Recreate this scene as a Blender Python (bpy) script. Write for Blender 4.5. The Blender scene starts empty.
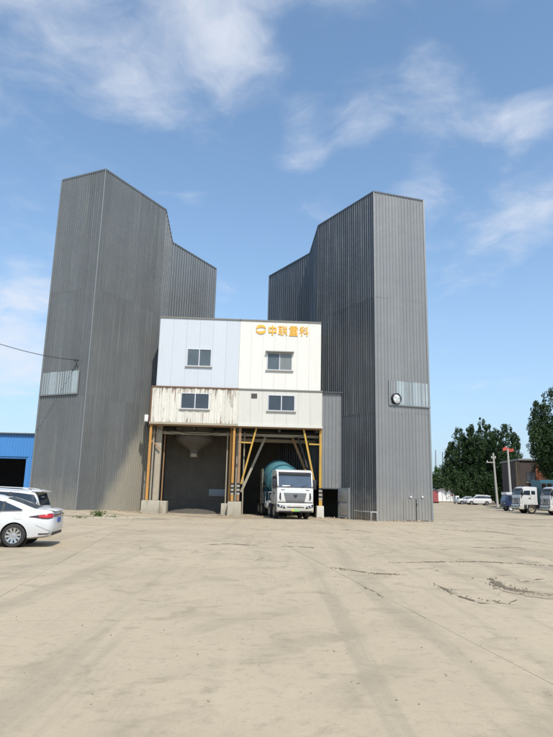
import bpy, bmesh, math, random
import numpy as np
from mathutils import Vector, Matrix, Quaternion
R = math.radians
random.seed(7); rng = np.random.default_rng(7)
scn = bpy.context.scene
COL = scn.collection

# ------------------------------------------------------------------ camera, sky, sun, exposure
CAM_H, FPX, PITCH, ROLL = 1.6, 603.0, R(11.79), R(1.36)
CAM_R = (Matrix.Rotation(R(90) + PITCH, 3, 'X') @ Matrix.Rotation(ROLL, 3, 'Z'))
cam = bpy.data.cameras.new('camera'); cam_o = bpy.data.objects.new('camera', cam); COL.objects.link(cam_o)
cam.sensor_fit = 'VERTICAL'; cam.sensor_height = 36; cam.sensor_width = 27; cam.lens = FPX / 737 * 36
cam.clip_start = .05; cam.clip_end = 6000
cam_o.matrix_world = Matrix.Translation((0, 0, CAM_H)) @ CAM_R.to_4x4()
scn.camera = cam_o
SUN_EL, SUN_AZ = R(54), R(22)          # azimuth: to the right of straight behind the camera
to_sun = Vector((math.sin(SUN_AZ) * math.cos(SUN_EL), -math.cos(SUN_AZ) * math.cos(SUN_EL), math.sin(SUN_EL)))
sl = bpy.data.lights.new('sun', 'SUN'); sl.energy = 3.3; sl.angle = R(.53); sl.color = (1, .955, .885)
so = bpy.data.objects.new('sun', sl); COL.objects.link(so); so.rotation_euler = to_sun.to_track_quat('Z', 'Y').to_euler()
scn.view_settings.view_transform = 'Standard'; scn.view_settings.look = 'None'
scn.view_settings.exposure = .5; scn.view_settings.gamma = 1

def ray(px, py): return (CAM_R @ Vector(((px - 276.5) / FPX, (368.5 - py) / FPX, -1.0)))
def gz(px, py, z=0.0):
    d = ray(px, py); t = (z - CAM_H) / d.z; return Vector((0, 0, CAM_H)) + d * t
def aty(px, py, y):
    d = ray(px, py); return Vector((0, 0, CAM_H)) + d * (y / d.y)
def onpl(px, py, p, n):
    d = ray(px, py); c = Vector((0, 0, CAM_H)); return c + d * ((Vector(p) - c).dot(n) / d.dot(n))

W = bpy.data.worlds.new('World'); scn.world = W; W.use_nodes = True
nt = W.node_tree; nt.nodes.clear()
def N(nt, t, **k):
    n = nt.nodes.new(t)
    for a, b in k.items(): setattr(n, a, b)
    return n
def lk(nt, a, b): nt.links.new(a, b)
def mth(nt, op, a, b=None, c=None, clamp=False):
    n = N(nt, 'ShaderNodeMath', operation=op, use_clamp=clamp)
    for i, v in enumerate((a, b, c)):
        if v is None: continue
        if isinstance(v, (int, float)): n.inputs[i].default_value = v
        else: lk(nt, v, n.inputs[i])
    return n.outputs[0]
def mixc(nt, f, a, b, blend='MIX'):
    n = N(nt, 'ShaderNodeMix', data_type='RGBA', blend_type=blend)
    for s, v in ((0, f), (6, a), (7, b)):
        if isinstance(v, (int, float)): n.inputs[s].default_value = v
        elif isinstance(v, tuple): n.inputs[s].default_value = (*v, 1) if len(v) == 3 else v
        else: lk(nt, v, n.inputs[s])
    return n.outputs[2]
def ramp(nt, f, stops):
    n = N(nt, 'ShaderNodeMapRange', interpolation_type='SMOOTHSTEP')
    n.inputs[1].default_value = stops[0]; n.inputs[2].default_value = stops[1]
    lk(nt, f, n.inputs[0]); return n.outputs[0]
sky = N(nt, 'ShaderNodeTexSky', sky_type='NISHITA', sun_disc=False)
sky.sun_elevation = SUN_EL; sky.sun_rotation = R(180) - SUN_AZ; sky.air_density = 1.0; sky.dust_density = .7; sky.ozone_density = 2.2; sky.altitude = 50
tc = N(nt, 'ShaderNodeTexCoord')
sep = N(nt, 'ShaderNodeSeparateXYZ'); lk(nt, tc.outputs['Generated'], sep.inputs[0])
zz = mth(nt, 'MAXIMUM', sep.outputs[2], 0.0)
dv = mth(nt, 'ADD', zz, .22)
cmb = N(nt, 'ShaderNodeCombineXYZ')
lk(nt, mth(nt, 'DIVIDE', sep.outputs[0], dv), cmb.inputs[0]); lk(nt, mth(nt, 'DIVIDE', sep.outputs[1], dv), cmb.inputs[1])
def noise(nt, vec, scale, detail=6, rough=.55, w=None, dist=0.0):
    n = N(nt, 'ShaderNodeTexNoise'); n.inputs['Scale'].default_value = scale; n.inputs['Detail'].default_value = detail
    n.inputs['Roughness'].default_value = rough; n.inputs['Distortion'].default_value = dist
    if vec is not None: lk(nt, vec, n.inputs['Vector'])
    return n.outputs[0]
wrp = N(nt, 'ShaderNodeTexNoise'); wrp.inputs['Scale'].default_value = 2.2; wrp.inputs['Detail'].default_value = 4; lk(nt, cmb.outputs[0], wrp.inputs['Vector'])
wsc = N(nt, 'ShaderNodeVectorMath', operation='MULTIPLY_ADD'); lk(nt, wrp.outputs['Color'], wsc.inputs[0]); wsc.inputs[1].default_value = (.34, .34, .34); lk(nt, cmb.outputs[0], wsc.inputs[2])
stz = N(nt, 'ShaderNodeMapping'); lk(nt, wsc.outputs[0], stz.inputs[0]); stz.inputs['Rotation'].default_value = (0, 0, R(25)); stz.inputs['Scale'].default_value = (1.0, 1.3, 1)
nz = noise(nt, stz.outputs[0], 2.9, 9, .57)
nz2 = noise(nt, stz.outputs[0], 7.5, 6, .58)
# broad cloud banks: where in the sky the larger masses hang
blobs = [((40, -30), .34, .36), ((200, -20), .32, .40), ((330, -40), .22, .30), ((135, 55), .20, .34), ((210, 10), .20, .36), ((10, 45), .16, .24),
         ((310, 135), .12, .36), ((365, 118), .14, .46), ((430, 105), .15, .42), ((470, 120), .12, .30), ((425, 175), .12, .30), ((520, 200), .15, .28), ((500, 130), .15, .22),
         ((0, 335), .22, .44), ((30, 300), .12, .42), ((195, 188), .055, .22), ((222, 290), .055, .24), ((490, 0), .08, .18)]
tot = None
for (px, py), rad, amp in blobs:
    d = ray(px, py).normalized()
    v = N(nt, 'ShaderNodeVectorMath', operation='DISTANCE'); lk(nt, tc.outputs['Generated'], v.inputs[0]); v.inputs[1].default_value = d
    m = N(nt, 'ShaderNodeMapRange', interpolation_type='SMOOTHERSTEP'); lk(nt, v.outputs['Value'], m.inputs[0])
    m.inputs[1].default_value = rad; m.inputs[2].default_value = 0; m.inputs[3].default_value = 0; m.inputs[4].default_value = amp
    tot = m.outputs[0] if tot is None else mth(nt, 'SMOOTH_MAX', tot, m.outputs[0], .12)
dens = mth(nt, 'ADD', mth(nt, 'MULTIPLY', nz, 1.0), mth(nt, 'ADD', mth(nt, 'MULTIPLY', nz2, .34), tot))
cl = ramp(nt, dens, (.80, 1.30))
cl = mth(nt, 'MULTIPLY', cl, .84)
# thin bright haze towards the horizon
hz = mth(nt, 'POWER', mth(nt, 'SUBTRACT', 1.0, zz), 4.0)
SK = .15
skc = N(nt, 'ShaderNodeMix', data_type='RGBA', blend_type='MULTIPLY'); skc.inputs[0].default_value = 1
lk(nt, sky.outputs[0], skc.inputs[6]); skc.inputs[7].default_value = (1.0, 1.07, 1.02, 1)
c1 = mixc(nt, mth(nt, 'MULTIPLY', hz, .85), skc.outputs[2], (1.62, 2.08, 3.1))
c2 = mixc(nt, cl, c1, (3.9, 4.1, 4.5))
bg = N(nt, 'ShaderNodeBackground'); lk(nt, c2, bg.inputs[0]); bg.inputs[1].default_value = SK
wo = N(nt, 'ShaderNodeOutputWorld'); lk(nt, bg.outputs[0], wo.inputs[0])

# ------------------------------------------------------------------ materials
M = {}
def mat(name, col, rough=.6, metal=0, var=.12, vscale=3, bump=0, bscale=30, spec=.5, coat=0, obj_rand=0):
    m = bpy.data.materials.new(name); m.use_nodes = True; t = m.node_tree
    b = t.nodes['Principled BSDF']; b.inputs['Roughness'].default_value = rough; b.inputs['Metallic'].default_value = metal
    b.inputs['Specular IOR Level'].default_value = spec; b.inputs['Coat Weight'].default_value = coat
    g = N(t, 'ShaderNodeNewGeometry')
    out = None
    if var:
        n = noise(t, g.outputs['Position'], vscale, 5, .6)
        f = mth(t, 'ADD', mth(t, 'MULTIPLY', mth(t, 'SUBTRACT', n, .5), 2 * var), 1.0)
        if obj_rand:
            oi = N(t, 'ShaderNodeObjectInfo')
            f = mth(t, 'MULTIPLY', f, mth(t, 'ADD', mth(t, 'MULTIPLY', oi.outputs['Random'], obj_rand), 1 - obj_rand / 2))
        cc = N(t, 'ShaderNodeVectorMath', operation='SCALE'); cc.inputs[0].default_value = col[:3]; lk(t, f, cc.inputs['Scale'])
        out = cc.outputs[0]; lk(t, out, b.inputs['Base Color'])
    else: b.inputs['Base Color'].default_value = (*col[:3], 1)
    if bump:
        bn = noise(t, g.outputs['Position'], bscale, 4, .6)
        bp = N(t, 'ShaderNodeBump'); bp.inputs['Strength'].default_value = bump; bp.inputs['Distance'].default_value = .02 if bscale > 5 else .12
        lk(t, bn, bp.inputs['Height']); lk(t, bp.outputs[0], b.inputs['Normal'])
    M[name] = m; return m
def base_in(m): return m.node_tree.nodes['Principled BSDF'].inputs['Base Color']
def overlay(m, fac_fn, col):
    """mix another colour over a material where fac_fn(tree) says so (stains, rust, dust)"""
    t = m.node_tree; bi = base_in(m); src = bi.links[0].from_socket if bi.is_linked else tuple(bi.default_value)
    lk(t, mixc(t, fac_fn(t), src, col), bi)
def pos(t): return N(t, 'ShaderNodeNewGeometry').outputs['Position']
def mapv(t, v, s):
    n = N(t, 'ShaderNodeMapping'); lk(t, v, n.inputs[0]); n.inputs['Scale'].default_value = s; return n.outputs[0]

mat('cladding_dark', (.172, .178, .174), .42, .35, .14, .5, .35, .8, spec=.5, obj_rand=.16)
mat('cladding_inner', (.172, .178, .174), .42, .35, .14, .5, .35, .8, obj_rand=.16)
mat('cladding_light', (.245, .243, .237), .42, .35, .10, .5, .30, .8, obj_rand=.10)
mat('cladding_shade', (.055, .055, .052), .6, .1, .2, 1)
mat('cladding_shaded_side', (.088, .096, .104), .42, .35, .14, .5, .35, .8, obj_rand=.22)  # right tower's inner side: its weak sunlight is put into this darker colour
for nm in ('cladding_dark', 'cladding_inner', 'cladding_light', 'cladding_shaded_side'):
    overlay(M[nm], lambda t: mth(t, 'MULTIPLY', ramp(t, noise(t, mapv(t, pos(t), (5, 5, .16)), 1.0, 5, .62), (.48, .76)), .42), (.30, .295, .27))
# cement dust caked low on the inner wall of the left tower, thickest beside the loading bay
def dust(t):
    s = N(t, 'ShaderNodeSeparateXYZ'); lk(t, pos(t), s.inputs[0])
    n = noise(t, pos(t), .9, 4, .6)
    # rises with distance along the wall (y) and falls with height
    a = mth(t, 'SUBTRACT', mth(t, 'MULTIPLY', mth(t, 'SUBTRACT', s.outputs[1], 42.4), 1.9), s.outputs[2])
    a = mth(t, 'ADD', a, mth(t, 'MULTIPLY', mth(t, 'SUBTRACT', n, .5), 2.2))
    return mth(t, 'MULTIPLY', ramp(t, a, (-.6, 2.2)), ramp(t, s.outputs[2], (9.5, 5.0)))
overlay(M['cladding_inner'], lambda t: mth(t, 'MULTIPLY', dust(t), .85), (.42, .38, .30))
def lowdust(t):
    s = N(t, 'ShaderNodeSeparateXYZ'); lk(t, pos(t), s.inputs[0])
    n = noise(t, pos(t), 1.4, 4, .6)
    return mth(t, 'MULTIPLY', ramp(t, mth(t, 'ADD', s.outputs[2], mth(t, 'MULTIPLY', n, -3.0)), (1.2, -1.6)), .45)
for nm in ('cladding_dark', 'cladding_light', 'cladding_shaded_side'): overlay(M[nm], lowdust, (.40, .36, .29))
mat('flashing', (.25, .26, .255), .45, .4, .08, 2)
mat('flashing_dark', (.10, .105, .11), .45, .4, .08, 2)
mat('polycarbonate', (.33, .38, .39), .35, 0, .22, 1.2, spec=.6, obj_rand=.25)
mat('polycarbonate_grey', (.26, .275, .28), .35, 0, .2, 1.2, obj_rand=.2)
mat('white_panel', (.545, .575, .605), .45, 0, .03, 1.5, spec=.4, obj_rand=.03)
mat('cream_panel', (.71, .685, .625), .45, 0, .03, 1.5, spec=.4, obj_rand=.03)
mat('cream_panel_low', (.60, .58, .52), .5, 0, .04, 1.5, spec=.4, obj_rand=.04)
mat('rusty_panel', (.63, .60, .52), .6, 0, .08, 2, obj_rand=.14)
mat('joint', (.34, .33, .30), .8)
for nm, amt in (('white_panel', .20), ('cream_panel', .16), ('cream_panel_low', .30)):
    overlay(M[nm], lambda t, amt=amt: mth(t, 'MULTIPLY', ramp(t, noise(t, mapv(t, pos(t), (6, 6, .5)), 1.0, 4, .6), (.55, .78)), amt), (.42, .34, .24))
# rust running down from the top edge and creeping along seams
def rust(t):
    s = N(t, 'ShaderNodeSeparateXYZ'); lk(t, pos(t), s.inputs[0])
    st = noise(t, mapv(t, pos(t), (7, 7, .7)), 1.0, 6, .65)
    top = ramp(t, s.outputs[2], (8.0, 9.5)); bot = mth(t, 'MULTIPLY', ramp(t, s.outputs[2], (7.2, 6.6)), .5)
    return mth(t, 'MULTIPLY', ramp(t, mth(t, 'ADD', st, mth(t, 'MULTIPLY', mth(t, 'MAXIMUM', top, bot), .16)), (.575, .72)), .8)
overlay(M['rusty_panel'], rust, (.17, .10, .06))
overlay(M['rusty_panel'], lambda t: mth(t, 'MULTIPLY', ramp(t, noise(t, pos(t), 5, 5, .7), (.62, .72)), .8), (.13, .075, .04))
mat('rust_edge', (.16, .085, .045), .85, 0, .35, 8)
mat('window_frame', (.56, .57, .58), .4, 0, .03)
mat('sill', (.36, .34, .31), .6)
mat('hood', (.20, .19, .17), .7)
mat('rubber', (.02, .02, .02), .7, 0, .15)
mat('tyre', (.032, .030, .028), .85, 0, .25, 8)
def glass(name, col, rough=.06, spec=.6):
    m = mat(name, col, rough, 0, .38, 1.1, spec=spec); return m
glass('glass_dark', (.045, .055, .068)); glass('glass_curtain', (.20, .21, .20), .2)
glass('glass_truck', (.060, .085, .115), .06); glass('glass_black', (.012, .014, .016), .25, .3); glass('glass_car', (.022, .033, .045), .04); glass('glass_curtain_dark', (.085, .105, .115), .15)
mat('orange_steel', (.50, .24, .05), .55, 0, .18, 3)
mat('yellow_steel', (.52, .31, .045), .55, 0, .18, 3)
mat('rusty_steel', (.30, .17, .08), .75, 0, .3, 4)
mat('dusty_steel', (.36, .31, .23), .8, 0, .18, 3)
mat('grey_steel', (.06, .053, .046), .7, .2, .25, 3)
for nm in ('orange_steel', 'rusty_steel', 'yellow_steel'):
    overlay(M[nm], lambda t: mth(t, 'MULTIPLY', ramp(t, mth(t, 'ADD', noise(t, mapv(t, pos(t), (9, 9, 1.0)), 1, 5, .65), 0), (.48, .68)), .7), (.26, .18, .11))
mat('concrete', (.40, .36, .28), .9, 0, .22, 2.5, .5, 14)
overlay(M['concrete'], lambda t: mth(t, 'MULTIPLY', ramp(t, noise(t, mapv(t, pos(t), (4, 4, .8)), 1, 5, .65), (.52, .72)), .6), (.17, .14, .10))
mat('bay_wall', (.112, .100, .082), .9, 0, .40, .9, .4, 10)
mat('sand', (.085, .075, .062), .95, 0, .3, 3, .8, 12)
mat('marking_black', (.02, .02, .02), .7); mat('marking_white', (.36, .33, .27), .7, 0, .3, 8)
mat('sign_gold', (.78, .42, .055), .45, 0, .04)
mat('paint_white', (.60, .60, .59), .28, 0, .02, 2, spec=.5, coat=.4)
mat('paint_truck', (.60, .59, .565), .35, 0, .05, 3, spec=.5, coat=.2)
overlay(M['paint_truck'], lambda t: mth(t, 'MULTIPLY', ramp(t, noise(t, pos(t), 3, 5, .65), (.52, .76)), .42), (.36, .30, .21))
def splash(t):
    s = N(t, 'ShaderNodeSeparateXYZ'); lk(t, pos(t), s.inputs[0])
    return mth(t, 'MULTIPLY', ramp(t, mth(t, 'ADD', s.outputs[2], mth(t, 'MULTIPLY', noise(t, pos(t), 6, 5, .7), -1.6)), (.75, -.35)), .6)
overlay(M['paint_truck'], splash, (.33, .275, .19))
mat('paint_teal', (.085, .215, .235), .42, 0, .12, 2); mat('paint_green_pale', (.28, .40, .32), .6, 0, .12, 2)
mat('paint_blue', (.015, .03, .085), .45, 0, .15, 2); mat('paint_teal_dark', (.035, .12, .15), .55, 0, .15, 2)
mat('black_plastic', (.022, .022, .024), .5, 0, .1); mat('grille_metal', (.16, .16, .16), .4, .5, .1, 6)
mat('grille_slat_metal', (.34, .34, .34), .35, .5, .1, 6); mat('chrome', (.62, .62, .62), .15, 1, .03); mat('alloy', (.58, .58, .58), .3, .85, .05); mat('alloy_dark', (.05, .05, .05), .5)
mat('lamp_red', (.42, .012, .012), .12, 0, .1, coat=.6); mat('lamp_dark', (.05, .012, .012), .12, 0, .1, coat=.6)
mat('lamp_clear', (.55, .57, .58), .1, .2, .1, coat=.5)
mat('plate_green', (.25, .48, .16), .4, 0, .1, 20); mat('plate_yellow', (.65, .48, .05), .4, 0, .05); mat('plate_blue', (.02, .08, .34), .4, 0, .05)
mat('shed_blue', (.065, .235, .54), .45, 0, .06, 1.2); mat('interior_dark', (.035, .035, .037), .9)
mat('brick_brown', (.062, .048, .042), .9, 0, .25, 1.5); mat('render_orange', (.42, .14, .07), .8, 0, .15, 2); mat('roof_grey', (.22, .22, .22), .8)
mat('hut_white', (.74, .72, .70), .5, 0, .05, 2); mat('hut_red', (.30, .07, .07), .6, 0, .1, 2)
mat('pole_concrete', (.42, .40, .36), .85, 0, .12, 3); mat('pole_dark', (.06, .06, .06), .7); mat('wood_pole', (.25, .18, .11), .85, 0, .2, 3)
mat('wire', (.015, .015, .015), .6); mat('flag_red', (.50, .075, .05), .7, 0, .12, 3)
mat('crack_dirt', (.135, .108, .072), 1, 0, .4, 9, .6, 40); mat('gravel', (.36, .29, .20), .95, 0, .3, 14, .8, 60)
mat('stone', (.27, .215, .145), .95, 0, .3, 9, .5, 30, obj_rand=.3)
mat('bark', (.10, .075, .055), .9, 0, .3, 6)
mat('galvanised', (.45, .46, .45), .45, .5, .12, 6); mat('dish', (.66, .67, .66), .4, .1, .05)
mat('door_grey', (.20, .23, .25), .5, .2, .1, 2)

def leafmat(name, a, b):
    m = bpy.data.materials.new(name); m.use_nodes = True; t = m.node_tree; p = t.nodes['Principled BSDF']
    g = N(t, 'ShaderNodeNewGeometry')
    n = noise(t, g.outputs['Position'], .55, 4, .6)
    f = mth(t, 'ADD', mth(t, 'MULTIPLY', g.outputs['Random Per Island'], .55), mth(t, 'MULTIPLY', n, .45))
    lk(t, mixc(t, f, a, b), p.inputs['Base Color']); p.inputs['Roughness'].default_value = .55
    p.inputs['Specular IOR Level'].default_value = .25
    M[name] = m
leafmat('leaf_dark', (.013, .031, .012), (.052, .092, .026)); leafmat('leaf_mid', (.022, .055, .012), (.07, .13, .030)); leafmat('leaf_weed', (.05, .09, .02), (.12, .15, .05))

# ground concrete: worn, dusty, stained, with tyre polish and hairline cracks
def ground_mat(name, base, rnd):
    m = mat(name, base, .88, 0, .10, .35, 0, spec=.25, obj_rand=rnd); t = m.node_tree; P = pos(t); b = t.nodes['Principled BSDF']
    overlay(m, lambda t: mth(t, 'MULTIPLY', ramp(t, noise(t, P, .16, 5, .6, dist=.6), (.46, .72)), .50), (.300, .245, .168))
    overlay(m, lambda t: mth(t, 'MULTIPLY', ramp(t, noise(t, P, 1.1, 6, .65, dist=1.2), (.50, .74)), .55), (.20, .165, .112))
    overlay(m, lambda t: mth(t, 'MULTIPLY', ramp(t, noise(t, P, 4.5, 6, .7), (.54, .74)), .42), (.215, .18, .13))
    # swept tyre tracks, stretched along the driving direction
    def tracks(t):
        r = N(t, 'ShaderNodeMapping'); lk(t, P, r.inputs[0]); r.inputs['Rotation'].default_value = (0, 0, R(-28)); r.inputs['Scale'].default_value = (1.5, .07, 1)
        return mth(t, 'MULTIPLY', ramp(t, noise(t, r.outputs[0], 1.0, 6, .65, dist=.4), (.50, .66)), .34)
    overlay(m, tracks, (.23, .20, .145))
    def tracks2(t):
        r = N(t, 'ShaderNodeMapping'); lk(t, P, r.inputs[0]); r.inputs['Rotation'].default_value = (0, 0, R(9)); r.inputs['Scale'].default_value = (6.0, .10, 1)
        return mth(t, 'MULTIPLY', ramp(t, noise(t, r.outputs[0], 1.0, 5, .6, dist=.3), (.52, .72)), .22)
    overlay(m, tracks2, (.46, .39, .275))
    # pale dust patches
    overlay(m, lambda t: mth(t, 'MULTIPLY', ramp(t, noise(t, P, .45, 5, .65), (.52, .75)), .45), (.45, .38, .262))
    # arcs where lorries have turned
    def arcs(t):
        w = N(t, 'ShaderNodeTexWave', wave_type='RINGS', rings_direction='SPHERICAL'); mp = N(t, 'ShaderNodeMapping'); lk(t, P, mp.inputs[0]); mp.inputs['Location'].default_value = (9, -16, 0)
        lk(t, mp.outputs[0], w.inputs['Vector']); w.inputs['Scale'].default_value = .23; w.inputs['Distortion'].default_value = 2.2; w.inputs['Detail'].default_value = 4; w.inputs['Detail Scale'].default_value = 1.6
        return mth(t, 'MULTIPLY', mth(t, 'MULTIPLY', ramp(t, w.outputs['Fac'], (.62, .98)), ramp(t, noise(t, P, .22, 4, .6), (.42, .62))), .26)
    overlay(m, arcs, (.215, .182, .13))
    # oil drips and old patches
    overlay(m, lambda t: mth(t, 'MULTIPLY', ramp(t, noise(t, P, .75, 3, .5, dist=.5), (.68, .74)), .25), (.19, .155, .11))
    overlay(m, lambda t: mth(t, 'MULTIPLY', ramp(t, noise(t, P, 9, 6, .72, dist=.6), (.50, .68)), .28), (.25, .205, .145))
    overlay(m, lambda t: mth(t, 'MULTIPLY', ramp(t, noise(t, P, 13, 5, .7), (.56, .70)), .35), (.47, .39, .28))
    # fine grit
    overlay(m, lambda t: mth(t, 'MULTIPLY', ramp(t, noise(t, P, 55, 3, .7), (.55, .72)), .45), (.20, .165, .12))
    overlay(m, lambda t: mth(t, 'MULTIPLY', ramp(t, noise(t, P, 16, 4, .7), (.62, .74)), .30), (.21, .18, .135))
    v = N(t, 'ShaderNodeTexVoronoi', feature='DISTANCE_TO_EDGE'); v.inputs['Scale'].default_value = .42
    wv = N(t, 'ShaderNodeVectorMath', operation='ADD'); lk(t, P, wv.inputs[0])
    wn = N(t, 'ShaderNodeTexNoise'); wn.inputs['Scale'].default_value = .9; wn.inputs['Detail'].default_value = 6; lk(t, P, wn.inputs['Vector'])
    sc_ = N(t, 'ShaderNodeVectorMath', operation='SCALE'); lk(t, wn.outputs['Color'], sc_.inputs[0]); sc_.inputs['Scale'].default_value = 1.5; lk(t, sc_.outputs[0], wv.inputs[1])
    lk(t, wv.outputs[0], v.inputs['Vector'])
    s = N(t, 'ShaderNodeSeparateXYZ'); lk(t, P, s.inputs[0])
    zone = mth(t, 'MULTIPLY', ramp(t, mth(t, 'ADD', s.outputs[1], mth(t, 'MULTIPLY', s.outputs[0], .5)), (11, 15)), ramp(t, noise(t, P, .3, 3, .5), (.46, .58)))
    crack = mth(t, 'MULTIPLY', ramp(t, v.outputs['Distance'], (.013, .003)), mth(t, 'MULTIPLY', zone, .7))
    overlay(m, lambda t: crack, (.13, .105, .08))
    h = mth(t, 'ADD', mth(t, 'MULTIPLY', noise(t, P, 45, 4, .7), .35), mth(t, 'MULTIPLY', noise(t, P, 3, 5, .6), 1.0))
    bp = N(t, 'ShaderNodeBump'); bp.inputs['Strength'].default_value = .35; bp.inputs['Distance'].default_value = .02
    lk(t, h, bp.inputs['Height']); lk(t, bp.outputs[0], b.inputs['Normal'])
    return m
ground_mat('yard_concrete', (.415, .340, .236), .05)
ground_mat('yard_dirt', (.408, .335, .236), 0)
overlay(M['yard_dirt'], lambda t: mth(t, 'MULTIPLY', ramp(t, noise(t, mapv(t, pos(t), (.12, .5, 1)), 1.0, 6, .68, dist=.8), (.50, .64)), .75), (.17, .135, .09))

# ------------------------------------------------------------------ mesh helpers
class MB:
    def __init__(s): s.v = []; s.f = []
    def add(s, vs, fs):
        o = len(s.v); s.v += [tuple(v) for v in vs]; s.f += [tuple(i + o for i in f) for f in fs]; return s
    def box(s, x0, x1, y0, y1, z0, z1, m=None):
        vs = [Vector(p) for p in ((x0, y0, z0), (x1, y0, z0), (x1, y1, z0), (x0, y1, z0), (x0, y0, z1), (x1, y0, z1), (x1, y1, z1), (x0, y1, z1))]
        if m is not None: vs = [m @ v for v in vs]
        return s.add(vs, [(0, 3, 2, 1), (4, 5, 6, 7), (0, 1, 5, 4), (1, 2, 6, 5), (2, 3, 7, 6), (3, 0, 4, 7)])
    def prism(s, poly, axis, a, b):
        """poly: 2-D outline, extruded along axis from a to b"""
        def mk(p, t): return {'x': (t, p[0], p[1]), 'y': (p[0], t, p[1]), 'z': (p[0], p[1], t)}[axis]
        n = len(poly); vs = [mk(p, a) for p in poly] + [mk(p, b) for p in poly]
        return s.add(vs, [tuple(range(n - 1, -1, -1)), tuple(range(n, 2 * n))] + [(i, (i + 1) % n, n + (i + 1) % n, n + i) for i in range(n)])
    def tube(s, pts, r, seg=8, cap=True, r1=None):
        pts = [Vector(p) for p in pts]; rings = []; n = len(pts)
        for i, p in enumerate(pts):
            d = (pts[min(i + 1, n - 1)] - pts[max(i - 1, 0)]).normalized()
            u = d.orthogonal().normalized() if abs(d.z) > .9 else d.cross(Vector((0, 0, 1))).normalized()
            w = d.cross(u); rr = r if r1 is None else r + (r1 - r) * i / (n - 1)
            rings.append([p + (u * math.cos(2 * math.pi * k / seg) + w * math.sin(2 * math.pi * k / seg)) * rr for k in range(seg)])
        vs = [v for q in rings for v in q]; fs = []
        for i in range(n - 1):
            for k in range(seg):
                a = i * seg + k; b = i * seg + (k + 1) % seg; fs.append((a, b, b + seg, a + seg))
        if cap: fs += [tuple(range(seg - 1, -1, -1)), tuple(range((n - 1) * seg, n * seg))]
        return s.add(vs, fs)
    def bar(s, a, b, w, h):
        a = Vector(a); b = Vector(b); d = (b - a); L = d.length; d.normalize()
        up = Vector((0, 0, 1)) if abs(d.z) < .95 else Vector((0, 1, 0))
        u = d.cross(up).normalized(); v = u.cross(d)
        m = Matrix((u, d, v)).transposed().to_4x4(); m.translation = a
        return s.box(-w / 2, w / 2, 0, L, -h / 2, h / 2, m)
    def lathe(s, prof, m=None, seg=32, cap=False):
        """prof: (axial x, radius); turned about local x"""
        vs = []; n = len(prof)
        for (x, r) in prof:
            for k in range(seg):
                a = 2 * math.pi * k / seg; v = Vector((x, r * math.cos(a), r * math.sin(a))); vs.append(m @ v if m is not None else v)
        fs = [(i * seg + k, i * seg + (k + 1) % seg, (i + 1) * seg + (k + 1) % seg, (i + 1) * seg + k) for i in range(n - 1) for k in range(seg)]
        if cap: fs += [tuple(range(seg - 1, -1, -1)), tuple(range((n - 1) * seg, n * seg))]
        return s.add(vs, fs)
    def build(s, name, m, parent=None, smooth=False, bevel=0, bseg=2, auto=None):
        me = bpy.data.meshes.new(name); me.from_pydata(s.v, [], s.f); me.update()
        if bevel or True:
            bm = bmesh.new(); bm.from_mesh(me)
            bmesh.ops.recalc_face_normals(bm, faces=bm.faces)
            if bevel:
                es = [e for e in bm.edges if len(e.link_faces) == 2 and e.calc_face_angle(0) > R(25)]
                bmesh.ops.bevel(bm, geom=es, offset=bevel, segments=bseg, affect='EDGES', profile=.6, clamp_overlap=True)
            bm.to_mesh(me); bm.free()
        if smooth or bevel:
            me.polygons.foreach_set('use_smooth', [True] * len(me.polygons))
            if auto or bevel: me.set_sharp_from_angle(angle=R(auto or 35))
        me.materials.append(M[m]); o = bpy.data.objects.new(name, me); COL.objects.link(o)
        if parent: o.parent = parent
        return o
def thing(name, label, cat, loc=(0, 0, 0), rz=0, group=None):
    o = bpy.data.objects.new(name, None); COL.objects.link(o); o.location = loc; o.rotation_euler = (0, 0, rz); o.empty_display_size = .3
    o['label'] = label; o['category'] = cat
    if group: o['group'] = group
    return o
def tag(o, label, cat, group=None, kind=None):
    o['label'] = label; o['category'] = cat
    if group: o['group'] = group
    if kind: o['kind'] = kind
    return o
def link_copy(o, parent):
    c = o.copy(); COL.objects.link(c); c.parent = parent; return c

# ------------------------------------------------------------------ ground
def sst(a, b, x): t = np.clip((x - a) / (b - a), 0, 1); return t * t * (3 - 2 * t)
def gnd(x, y):
    x = np.asarray(x, float); y = np.asarray(y, float)
    z = .011 * np.clip(y - 55, 0, 75) * sst(5, 22, x)                       # the yard rises a little to the far right
    z = z + .22 * sst(-9.0, -12.5, x) * sst(36.3, 40.0, y) * sst(80, 60, y)   # and up to the foot of the left tower
    z = z + .05 * sst(37.5, 40, y) * sst(-4, -9, x) * sst(60, 56, y)
    return z
def gh(x, y): return float(gnd(x, y))
xs = np.concatenate([np.linspace(-2500, -120, 8), np.linspace(-110, -32, 14), np.linspace(-30, 40, 141), np.linspace(42, 150, 28), np.linspace(180, 2500, 8)])
ys = np.concatenate([np.linspace(-1500, -60, 6), np.linspace(-50, 30, 41), np.linspace(30.5, 62, 127), np.linspace(64, 150, 44), np.linspace(170, 4000, 10)])
X, Y = np.meshgrid(xs, ys); und = .012 * np.sin(X * .9 + 1.3 * np.sin(Y * .5)) * np.sin(Y * .7 + X * .23)
SX0, SX1, SY0, SY1 = -31, 31, -8, 34
inslab = sst(SX0 - 2, SX0 + 1, X) * sst(SX1 + 2, SX1 - 1, X) * sst(SY0 - 2, SY0 + 1, Y) * sst(SY1 + 2, SY1 - .5, Y)
Z = gnd(X, Y) + und * (1 - inslab) * (np.abs(X) < 150) * sst(150, 100, Y) - .022 * inslab
V = np.stack([X.ravel(), Y.ravel(), Z.ravel()], 1); nx = len(xs)
i, j = np.meshgrid(np.arange(len(ys) - 1), np.arange(nx - 1), indexing='ij'); a = (i * nx + j).ravel()
F = np.stack([a, a + 1, a + 1 + nx, a + nx], 1)
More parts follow.
